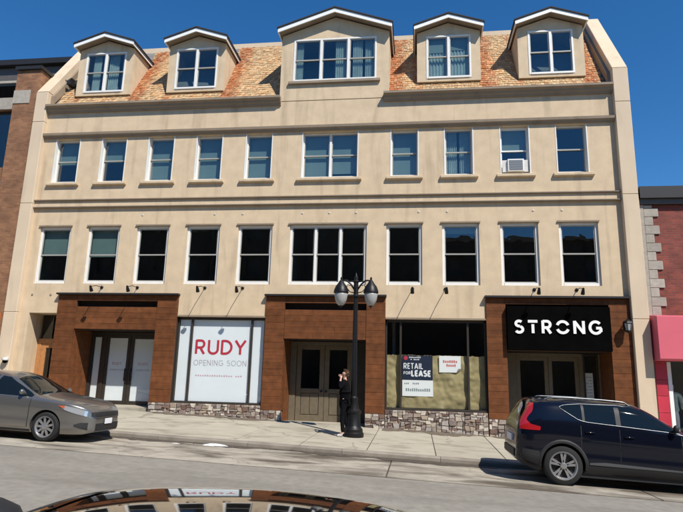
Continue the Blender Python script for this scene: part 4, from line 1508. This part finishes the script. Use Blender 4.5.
class Car:
    """body from analytic sections; x forward, y left, z up, ground at 0"""

    def __init__(s, top, belt, width, low, k=.24, pcab=7.0, cab=(-2, 1)):
        s.top, s._belt, s.w, s.low = spl(top), spl(belt), spl(width), spl(low)
        s.x0, s.x1 = top[0][0], top[-1][0]
        s.k, s.pc, s.cab = k, pcab, cab

    def belt(s, x):
        return min(s._belt(x), s.top(x) - .035)

    def p(s, x):
        a, b = s.cab
        if x <= a - .4 or x >= b + .4:
            return 2.6
        f = min(1, max(0, (x - a + .4) / .6), max(0, (b + .4 - x) / .6))
        return 2.6 + (s.pc - 2.6) * f

    def hw(s, x, z):
        lo, be, to, w = s.low(x), s.belt(x), s.top(x), s.w(x)
        if z <= be:
            u = (z - lo) / max(be - lo, .01)
            f = 1 - .085 * max(0, (.30 - u) / .30) ** 2 - .035 * max(0, (u - .55) / .45) ** 2
            f += .006 * math.exp(-((u - .78) / .05) ** 2) - .008 * math.exp(-((u - .45) / .12) ** 2)
            return w * f
        v = min(1, (z - be) / max(to - be, .01))
        return w * .965 * (1 - s.k * v * min(1, (to - be) / .4)) * math.sqrt(max(0, 1 - v ** s.p(x)))

    def ztop(s, x, y):
        """upper surface height at (x, y)"""
        be, to = s.belt(x), s.top(x)
        a, b = be, to
        for _ in range(30):
            c = (a + b) / 2
            if s.hw(x, c) > abs(y):
                a = c
            else:
                b = c
        return a

    def body(s, n=90):
        rows = []
        L = s.x1 - s.x0
        xs_ = [s.x0 + L * .5 * (1 - math.cos(math.pi * i / n)) * .35 + L * (i / n) * .65 for i in range(n + 1)]
        for x in xs_:
            lo, be, to = s.low(x), s.belt(x), s.top(x)
            pts = [(0.0, lo), (s.hw(x, lo) * .5, lo)]
            for u in (0, .03, .08, .15, .25, .35, .45, .55, .65, .72, .76, .80, .85, .92, 1.0):
                z = lo + (be - lo) * u
                pts.append((s.hw(x, z), z))
            p = s.p(x)
            m = 22
            for i in range(1, m + 1):
                th = (i / m) ** 1.6 * math.pi / 2
                v = math.sin(th) ** (2 / p)
                z = be + (to - be) * v
                pts.append((w_ if (w_ := s.hw(x, z)) > 1e-4 and i < m else 0.0, z))
            ring = [(x, y, z) for y, z in pts] + [(x, -y, z) for y, z in pts[-2:0:-1]]
            rows.append(ring)
        mb = MB(1)
        k = len(rows[0])
        for r_ in rows:
            mb.v += r_
        for a in range(n):
            for b in range(k):
                mb.f.append((a * k + b, a * k + (b + 1) % k, (a + 1) * k + (b + 1) % k, (a + 1) * k + b))
        mb.f.append(tuple(range(k)))
        mb.f.append(tuple(n * k + b for b in range(k))[::-1])
        return mb

    def side(s, xa, xb, zlo, zhi, sgn, off, nx=20, nz=8):
        """patch on the flank between zlo(x) and zhi(x)"""
        rows = []
        for i in range(nx + 1):
            x = xa + (xb - xa) * i / nx
            a, b = zlo(x), zhi(x)
            rows.append([(x, sgn * (s.hw(x, a + (b - a) * j / nz) + off), a + (b - a) * j / nz) for j in range(nz + 1)])
        return MB(1).grid(rows)

    def over(s, xa, xb, ya, yb, off, nx=16, ny=16):
        """patch on the upper surface; ya, yb functions of x"""
        rows = []
        for i in range(nx + 1):
            x = xa + (xb - xa) * i / nx
            rows.append([(x, ya(x) + (yb(x) - ya(x)) * j / ny, s.ztop(x, ya(x) + (yb(x) - ya(x)) * j / ny) + off) for j in range(ny + 1)])
        return MB(1).grid(rows)


def poly_fn(pts):
    xs_ = [p[0] for p in pts]
    zs_ = [p[1] for p in pts]
    return lambda x: float(np.interp(x, xs_, zs_))


def boolean_cut(o, cutters):
    for c in cutters:
        md = o.modifiers.new('cut', 'BOOLEAN')
        md.operation = 'DIFFERENCE'
        md.solver = 'EXACT'
        md.object = c
    bpy.context.view_layer.update()
    dg = bpy.context.evaluated_depsgraph_get()
    me = bpy.data.meshes.new_from_object(o.evaluated_get(dg))
    o.modifiers.clear()
    old = o.data
    o.data = me
    bpy.data.meshes.remove(old)
    for c in cutters:
        bpy.data.objects.remove(c)
    me.polygons.foreach_set('use_smooth', [True] * len(me.polygons))
    me.set_sharp_from_angle(angle=R(38))


def wheel(root, x, y, r, w, spokes, rim, hub, style):
    """tyre with rim; y is the outer face, sign gives the side"""
    sg = 1 if y > 0 else -1
    c = (x, y - sg * w / 2, r)
    h = w / 2
    t_ = MB(1).lathe([(r * .66, -h), (r * .9, -h * 1.0), (r * .98, -h * .8), (r, -h * .5), (r, h * .5), (r * .98, h * .8), (r * .9, h), (r * .66, h)], c, 40, 'y', cap=False).build('wheel', TYRE, root, smooth=40)
    MB(1).lathe([(r * .665, -sg * h * .9), (r * .665, sg * h * .35)], c, 32, 'y').build('wheel_well_disc', RIMD, t_)
    m = MB(1)
    m.lathe([(r * .60, sg * h * .5), (r * .68, sg * h * .9), (r * .72, sg * h * 1.02), (r * .67, sg * h * 1.03), (r * .62, sg * h * .8)], c, 40, 'y', cap=False)
    yo = c[1] + sg * h * .98
    yi = c[1] + sg * h * .70
    for k in range(spokes):
        a = 2 * math.pi * k / spokes + .3
        if style == 'pair':
            fan = ((a - .17, a - .10), (a + .17, a + .10))
        else:
            fan = ((a, a),)
        for a0, a1 in fan:
            p0 = Vector((math.cos(a1), 0, math.sin(a1))) * r * .12
            p1 = Vector((math.cos(a0), 0, math.sin(a0))) * r * .66
            d = (p1 - p0).normalized()
            q = Vector((-d.z, 0, d.x)) * r * (.055 if style == 'pair' else .075)
            o_ = Vector((x, 0, r))
            pts = [o_ + p0 - q, o_ + p0 + q, o_ + p1 + q * 1.1, o_ + p1 - q * 1.1]
            m.hexa([(p.x, yi, p.z) for p in pts] + [(p.x, yo - sg * .015, p.z) for p in pts])
    m.build('rim', rim, t_)
    MB(1).lathe([(r * .17, sg * h * .6), (r * .17, sg * h * .98), (r * .12, sg * h * 1.03)], c, 16, 'y').build('hub_cap', hub, t_)
    return t_


def make_car(name, label, car, paint, X, Y, zfun, wx, wr, half, style, spokes, rim, hub, flares=False):
    root = thing(name, label, 'car', (X, Y, zfun), rot=(0, math.atan(SL), 0), local=True)
    b = car.body().build('body', paint, root, smooth=38)
    cut = []
    for x in wx:
        c = MB(1).lathe([(wr * 1.13, -1.2), (wr * 1.13, 1.2)], (x, 0, wr * 1.03), 48, 'y').build('cutter', paint)
        cut.append(c)
    b.parent = None
    boolean_cut(b, cut)
    b.parent = root
    # dark inner arches and underbody
    m = MB(1)
    for x in wx:
        m.box(x - wr * 1.1, x + wr * 1.1, -half + .26, half - .26, .16, wr * 2.1)
    m.box(wx[1], wx[0], -half + .1, half - .1, .17, .3)
    m.build('underbody', BLKPL, root)
    for x in wx:
        for sg in (-1, 1):
            wheel(root, x, sg * (half - .005), wr, .215, spokes, rim, hub, style)
    return root, b


def glass_parts(car, root, sides, ws, rw, trim=CHROME):
    for sg in (-1, 1):
        for (xa, xb, lo, hi) in sides:
            w = car.side(xa, xb, lo, hi, sg, .005, 24, 8).build('window', CGLASS, root, smooth=True)
    for nm, q in (('windshield', ws), ('rear_window', rw)):
        xa, xb, f = q
        car.over(xa, xb, lambda x, f=f: -f(x), f, .005, 20, 24).build(nm, CGLASS, root, smooth=True)


def seams(car, root, paint, doors, lo, hi):
    """door skins standing a few millimetres proud over a dark gap"""
    for sg in (-1, 1):
        for (xa, xb) in doors:
            d = car.side(xa + .008, xb - .008, lo, hi, sg, .005, 24, 14).build('door', paint, root, smooth=True)
            for (u, v) in ((xa - .006, xa + .007), (xb - .007, xb + .006)):
                car.side(u, v, lo, hi, sg, .0035, 1, 14).build('door_gap', BLKPL, d)
            zz = hi((xa + xb) / 2) - .10
            xm = xa + .16
            y = sg * (car.hw(xm, zz) + .03)
            MB(1).tube([(xm - .09, y - sg * .025, zz), (xm - .07, y, zz), (xm + .07, y, zz + .003), (xm + .09, y - sg * .025, zz)], .012, 6).build('handle', paint, d, smooth=True)


# ---- dark blue SUV on the right
XC = Car(top=[(-2.215, .66), (-2.20, .98), (-2.15, 1.16), (-2.05, 1.38), (-1.96, 1.53), (-1.84, 1.60), (-1.4, 1.635), (-.8, 1.65), (-.3, 1.64), (.05, 1.60), (.30, 1.51), (.70, 1.27), (1.02, 1.105), (1.2, 1.07), (1.8, 1.0), (2.08, .92), (2.18, .82), (2.215, .66)],
         belt=[(-2.215, 1.06), (-1.6, 1.18), (-.5, 1.12), (.9, 1.06), (1.8, .95), (2.215, .75)],
         width=[(-2.215, .72), (-2.15, .82), (-1.95, .895), (-1.5, .93), (1.3, .93), (1.8, .88), (2.08, .78), (2.215, .62)],
         low=[(-2.215, .42), (-2.1, .33), (-1.7, .25), (1.7, .24), (2.1, .28), (2.215, .36)], k=.20, pcab=8, cab=(-1.9, .4))
NAVYP = mat('navy_car_paint', (.0035, .0048, .0105), .15, metal=0, spec=.3, coat=.35)
vx, vy = 4.15, -6.13
vz = (road(2.79 / S, -7.0 / S) * S) - SL * (vx - 2.79) + .012
root, body = make_car('suv', 'dark navy SUV with silver roof rails and red tail lights parked at the kerb', XC, NAVYP, vx, vy, vz, (1.345, -1.36), .365, .93, 'pair', 5, RIMS, RIMS)
hi = poly_fn([(-1.40, 1.455), (-1.30, 1.50), (-1.0, 1.535), (-.3, 1.55), (.02, 1.515), (.26, 1.43), (.86, 1.10)])
lo = poly_fn([(-1.40, 1.445), (-1.05, 1.23), (-.9, 1.20), (-.3, 1.165), (.86, 1.095)])
g = lambda a, b: (a, b, lo, hi)
f_ws = poly_fn([(.15, .62), (1.04, .74)])
f_rw = poly_fn([(-2.08, .66), (-1.93, .60)])
glass_parts(XC, root, [g(-1.37, -.98), g(-.93, -.36), g(-.27, .84)], (.20, 1.02, f_ws), (-2.10, -1.97, f_rw))
for sg in (-1, 1):
    XC.side(-1.38, .86, lo, hi, sg, .0025, 40, 8).build('window_surround', BLKPL, root, smooth=True)
for sg in (-1, 1):
    # bright outline round the side glass
    pts = [(x, lo(x)) for x in np.linspace(.86, -1.38, 30)] + [(-1.405, 1.45)] + [(x, hi(x)) for x in np.linspace(-1.38, -.1, 20)]
    MB(1).tube([(x, sg * (XC.hw(x, z) + .006), z) for x, z in pts], .0065, 5).build('window_trim', CHROME, root, smooth=True)
    # roof rail
    m = MB(1)
    pr = [(x, sg * .575, XC.ztop(x, .575) + (.045 if -1.6 < x < -.05 else .0)) for x in np.linspace(-1.7, .05, 24)]
    m.tube(pr, .017, 6)
    m.build('roof_rail', CHROME, root, smooth=True)
    # tail light: upright bar that kinks forward at the bottom, on flank and tail
    T = MB(1)
    rows = []
    for j in range(15):
        z = .99 + .51 * j / 14
        xr = float(np.interp(z, [.99, 1.08, 1.2, 1.3, 1.5], [-2.15, -2.16, -2.12, -2.06, -1.95]))
        wd = float(np.interp(z, [.99, 1.06, 1.10, 1.17, 1.24, 1.34, 1.5], [.36, .40, .20, .105, .10, .13, .09]))
        rows.append([(xr + wd * i / 8, sg * (XC.hw(xr + wd * i / 8, z) + .008), z) for i in range(9)])
    T.grid(rows)
    T.build('tail_light', TAIL, root, smooth=True)
    # mirror
    mx, mz = .70, 1.15
    yb_ = XC.hw(mx, mz)
    mm = skin_obj('mirror', [(mx, sg * (yb_ - .02), mz - .02), (mx, sg * (yb_ + .06), mz), (mx - .02, sg * (yb_ + .13), mz + .05), (mx - .02, sg * (yb_ + .20), mz + .05)], [(0, 1), (1, 2), (2, 3)], [.03, .04, (.06, .08), (.05, .07)], BLKPL, root)
    # cladding round the wheel arches and along the sill
    for x in (1.345, -1.36):
        rows = []
        for k in range(25):
            a = R(-8 + 196 * k / 24)
            row = []
            for r_ in (.405, .43, .455, .47):
                px, pz = x + r_ * math.cos(a), .375 + r_ * math.sin(a)
                row.append((px, sg * (XC.hw(px, max(pz, XC.low(px))) + (.012 if r_ < .46 else .002)), pz))
            rows.append(row)
        MB(1).grid(rows).build('arch_cladding', BLKPL, root, smooth=True)
    XC.side(-.95, .92, lambda x: .27, lambda x: .40, sg, .008, 24, 4).build('sill_cladding', BLKPL, root)
    XC.side(-.88, .86, poly_fn([(-.9, .42), (.9, .40)]), poly_fn([(-.9, .455), (-.6, .48), (.9, .43)]), sg, .012, 24, 3).build('sill_trim', mat('dull_grey_trim', (.14, .15, .16), .3, metal=.6), root)
    XC.side(-2.12, -1.80, poly_fn([(-2.12, .44), (-1.8, .34)]), poly_fn([(-2.12, .64), (-1.80, .60)]), sg, .009, 8, 5).build('bumper_cladding', BLKPL, root)
    XC.side(1.86, 2.12, poly_fn([(1.86, .70), (2.12, .70)]), poly_fn([(1.86, .86), (2.12, .80)]), sg, .008, 8, 5).build('headlight', LIGHTC, root, smooth=True)
seams(XC, root, NAVYP, [(-1.02, -.31), (-.31, .80)], poly_fn([(-1.02, .66), (-.86, .42), (.95, .41)]), poly_fn([(-1, 1.13), (.95, 1.04)]))
MB(1).box(-2.235, -2.19, -.30, .30, .72, .85).build('licence_plate', PLATE, root)
MB(1).box(-2.245, -2.15, -.62, .62, .44, .60).build('rear_bumper', BLKPL, root, bevel=.02)
MB(1).box(2.20, 2.235, -.45, .45, .50, .78).build('grille', BLKPL, root)

# ---- grey sedan on the left
CO = Car(top=[(-2.32, .70), (-2.29, .90), (-2.18, 1.02), (-1.85, 1.09), (-1.65, 1.14), (-1.0, 1.41), (-.5, 1.455), (0, 1.44), (.30, 1.38), (.75, 1.16), (1.06, 1.01), (1.25, .98), (1.75, .915), (2.02, .855), (2.17, .79), (2.27, .70), (2.31, .60), (2.32, .50)],
         belt=[(-2.32, .95), (-1.5, .97), (-.5, .93), (.9, .89), (1.6, .84), (2.1, .74), (2.32, .57)],
         width=[(-2.32, .66), (-2.25, .76), (-2.0, .845), (-1.4, .888), (1.3, .888), (1.8, .845), (2.08, .74), (2.24, .60), (2.32, .48)],
         low=[(-2.32, .36), (-2.1, .26), (-1.6, .19), (1.6, .18), (2.1, .19), (2.32, .24)], k=.25, pcab=6, cab=(-1.1, .4))
GREYP = mat('grey_car_paint', (.24, .23, .215), .32, metal=.75, spec=.5, coat=.8)
cx, cy = -9.47, -6.05
cz = (road(-8.12 / S, -6.9 / S) * S) - SL * (cx + 8.12) + .012
root, body = make_car('sedan', 'grey metallic sedan with silver wheel covers parked in front of the left portal', CO, GREYP, cx, cy, cz, (1.35, -1.35), .315, .888, 'plain', 9, RIMS, RIMS)
hi = poly_fn([(-1.55, 1.06), (-1.2, 1.25), (-.8, 1.335), (-.2, 1.36), (.15, 1.325), (.95, .955)])
lo = poly_fn([(-1.55, 1.04), (-1.2, .985), (-.2, .955), (.95, .93)])
glass_parts(CO, root, [(-1.5, -.98, lo, hi), (-.92, -.14, lo, hi), (-.05, .92, lo, hi)], (.32, 1.03, poly_fn([(.3, .55), (1.03, .70)])), (-1.6, -1.02, poly_fn([(-1.6, .66), (-1.0, .55)])))
seams(CO, root, GREYP, [(-.96, -.10), (-.10, .92)], poly_fn([(-.96, .52), (-.85, .30), (.92, .29)]), poly_fn([(-1, .94), (.92, .91)]))
for sg in (-1, 1):
    mx, mz = .72, 1.0
    yb_ = CO.hw(mx, mz)
    skin_obj('mirror', [(mx, sg * (yb_ - .02), mz - .03), (mx, sg * (yb_ + .05), mz - .01), (mx - .02, sg * (yb_ + .11), mz + .03), (mx - .03, sg * (yb_ + .18), mz + .03)], [(0, 1), (1, 2), (2, 3)], [.025, .035, (.05, .075), (.045, .06)], GREYP, root)
    # swept-back headlight with an amber corner
    zl = poly_fn([(1.62, .775), (1.75, .70), (2.0, .625), (2.19, .575)])
    zh = poly_fn([(1.62, .785), (1.75, .79), (2.0, .745), (2.19, .685)])
    CO.side(1.64, 2.19, zl, zh, sg, .010, 14, 6).build('headlight', LIGHTC, root, smooth=True)
    CO.side(1.60, 1.74, poly_fn([(1.6, .778), (1.74, .72)]), poly_fn([(1.6, .786), (1.74, .788)]), sg, .012, 5, 4).build('turn_signal', AMBER, root, smooth=True)
    # lower intake with silver blade
    CO.side(1.98, 2.22, poly_fn([(1.98, .36), (2.22, .28)]), poly_fn([(1.98, .40), (2.1, .44), (2.22, .44)]), sg, .008, 8, 5).build('intake', BLKPL, root)
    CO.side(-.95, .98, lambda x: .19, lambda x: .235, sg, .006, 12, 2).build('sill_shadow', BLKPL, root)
    rows = []
    for k in range(7):
        z = .66 + .22 * k / 6
        rows.append([(-2.28 + .35 * i / 6, sg * (CO.hw(-2.28 + .35 * i / 6, z) + .008), z) for i in range(7)])
    MB(1).grid(rows).build('tail_light', TAIL, root, smooth=True)
# front fascia: grille and plate follow the nose
def nose(xa, z0, z1, y0, y1, off, n=16):
    rows = []
    for j in range(6):
        z = z0 + (z1 - z0) * j / 5
        row = []
        for i in range(n + 1):
            y = y0 + (y1 - y0) * i / n
            # furthest-forward x at which the body still reaches this y, z
            a, b = xa, 2.32
            for _ in range(24):
                c = (a + b) / 2
                ok = CO.low(c) <= z <= CO.top(c) and CO.hw(c, z) >= abs(y)
                a, b = (c, b) if ok else (a, c)
            row.append((a + off, y, z))
        rows.append(row)
    return MB(1).grid(rows)


nose(1.7, .235, .42, -.48, .48, .012).build('lower_grille', BLKPL, root)
nose(1.7, .57, .665, -.58, .58, .010).build('upper_grille', BLKPL, root)
nose(1.7, .545, .565, -.54, .54, .016).build('grille_bar', CHROME, root)
nose(1.7, .40, .52, -.16, .16, .03).build('licence_plate', PLATE, root)

# ---- black car on the near side, only its roof is in the picture
NC = Car(top=[(-2.25, .70), (-2.2, .95), (-2.0, 1.06), (-1.6, 1.12), (-1.05, 1.345), (-.6, 1.405), (-.1, 1.43), (.35, 1.41), (.75, 1.32), (1.20, 1.03), (1.4, .97), (1.9, .85), (2.15, .72), (2.25, .52)],
         belt=[(-2.25, .95), (-1.5, .97), (-.5, .93), (.9, .88), (1.6, .80), (2.1, .68), (2.25, .55)],
         width=[(-2.25, .66), (-2.2, .76), (-2.0, .845), (-1.4, .888), (1.3, .888), (1.8, .845), (2.08, .74), (2.25, .50)],
         low=[(-2.25, .36), (-2.1, .26), (-1.6, .19), (1.6, .18), (2.1, .19), (2.25, .24)], k=.22, pcab=10, cab=(-1.3, .6))
BLACKP = mat('black_car_paint', (.010, .009, .009), .05, metal=0, spec=.6, coat=1.0)
nx_, ny_ = -.62, -16.45
nzz = road(nx_ / S, ny_ / S) * S
root, body = make_car('hatchback', 'glossy black car whose curved roof mirrors the building across the street', NC, BLACKP, nx_, ny_, nzz + .012, (1.33, -1.33), .31, .888, 'plain', 7, RIMS, RIMS)
hi = poly_fn([(-1.5, 1.08), (-1.2, 1.20), (-.8, 1.29), (-.1, 1.32), (.25, 1.28), (.95, .955)])
lo = poly_fn([(-1.5, 1.04), (-1.2, .985), (-.2, .955), (.95, .93)])
glass_parts(NC, root, [(-1.45, -.98, lo, hi), (-.92, -.14, lo, hi), (-.05, .92, lo, hi)], (.48, 1.13, poly_fn([(.4, .55), (1.13, .70)])), (-1.55, -.98, poly_fn([(-1.6, .66), (-.9, .55)])))
seams(NC, root, BLACKP, [(-.96, -.10), (-.10, .92)], poly_fn([(-.96, .52), (-.85, .30), (.92, .29)]), poly_fn([(-1, .94), (.92, .91)]))
for sg in (-1, 1):
    NC.side(1.70, 2.14, poly_fn([(1.7, .70), (2.14, .54)]), poly_fn([(1.7, .75), (2.14, .64)]), sg, .010, 10, 5).build('headlight', LIGHTC, root, smooth=True)
    NC.side(-2.2, -1.95, lambda x: .7, lambda x: .88, sg, .010, 6, 5).build('tail_light', TAIL, root, smooth=True)
    skin_obj('mirror', [(.72, sg * .84, .97), (.72, sg * .92, .99), (.70, sg * 1.0, 1.03), (.69, sg * 1.06, 1.03)], [(0, 1), (1, 2), (2, 3)], [.025, .035, (.05, .075), (.045, .06)], BLACKP, root)

# ------------------------------------------------------------------ small things
t = thing('litter_bin', 'black domed street bin standing behind the glossy black car', 'bin', (-3.17, -14.95, road(-3.17 / S, -14.95 / S) * S), local=True)

# leftover snow by the kerb
def lump(name, x0, y0, lb, n, sx, sy, sz):
    mb = MB(1)
    rows = []
    for j in range(9):
        ph = j / 8 * math.pi / 2
        rows.append([(x0 + sx * math.cos(ph) * math.cos(a) * (1 + .3 * math.sin(3 * a + n) + .15 * math.sin(7 * a + n)), y0 + sy * math.cos(ph) * math.sin(a) * (1 + .3 * math.sin(2 * a + n) + .2 * math.sin(5 * a)), sz * math.sin(ph) * (1 + .3 * math.sin(2 * a + n)) - .01 + road(x0 / S, y0 / S) * S) for a in np.linspace(0, 2 * math.pi, 21)])
    o = mb.grid(rows).build(name, SNOW, smooth=True)
    tag(o, lb, 'snow')


lump('snow_patch', -4.85, -5.2, 'long white patch of leftover snow in the gutter by the kerb', 1.0, .30, .07, .06)
lump('snow_patch', -5.75, -5.35, 'small flat scrap of leftover snow in the gutter', 2.3, .13, .05, .03)
# bin body, lid
MB(1).lathe([(.27, 0), (.30, .03), (.30, .62), (.32, .65), (.32, .70)], n=24).build('drum', BLACKMET, t, smooth=40)
MB(1).lathe([(.325, .705), (.32, .74), (.27, .83), (.16, .89), (.03, .91)], n=24).build('domed_lid', BLKPL, t, smooth=50)


# ------------------------------------------------------------------ grit swept up along the wall and in the gutter
def grit(name, xa, xb, yfun, w0, zf, seed, lb, m):
    """a ragged ribbon of loose dirt lying on the paving"""
    mb = MB()
    rows = []
    n = int((xb - xa) / .06)
    for i in range(n + 1):
        x = xa + (xb - xa) * i / n
        w = w0 * max(.02, .55 + 1.1 * noise.noise(Vector((x * .9, seed, 0))) + .35 * noise.noise(Vector((x * 5, seed, 2))))
        y0, sg = yfun
        row = []
        for j in range(6):
            u = j / 5
            y = y0 + sg * w * u
            row.append((x, y, zf(x, y) + .006 + .02 * (1 - u) * (1 - u) + .003 * noise.noise(Vector((x * 14, y * 14, seed)))))
        rows.append(row)
    mb.grid(rows)
    o = mb.build(name, m, smooth=True)
    o['kind'] = 'stuff'
    tag(o, lb, 'dirt')


GRIT = mat('grit', (.125, .098, .07), .95, var=.35, nscale=16, bump=1.0, bscale=70)
GRIT2 = mat('damp_grit', (.075, .06, .046), .8, var=.35, nscale=10, bump=1.0, bscale=60)
grit('dirt_strip', -.95, 2.5, (-.03, -1), .75, pave, 3.3, 'brown dirt strip along the stone base below the kraft-papered window', GRIT)
grit('dirt_strip', -8.05, -4.0, (-.03, -1), .38, pave, 8.1, 'brown dirt strip along the stone base below the RUDY window', GRIT)
grit('gutter_grit', -11.5, 1.6, (-4.505, -1), .40, lambda x, y: road(x, y) + .012, 5.7, 'dark damp grit lying in the gutter along the kerb', GRIT2)
for o in bpy.data.objects:
    if '_w' in o:
        del o['_w']
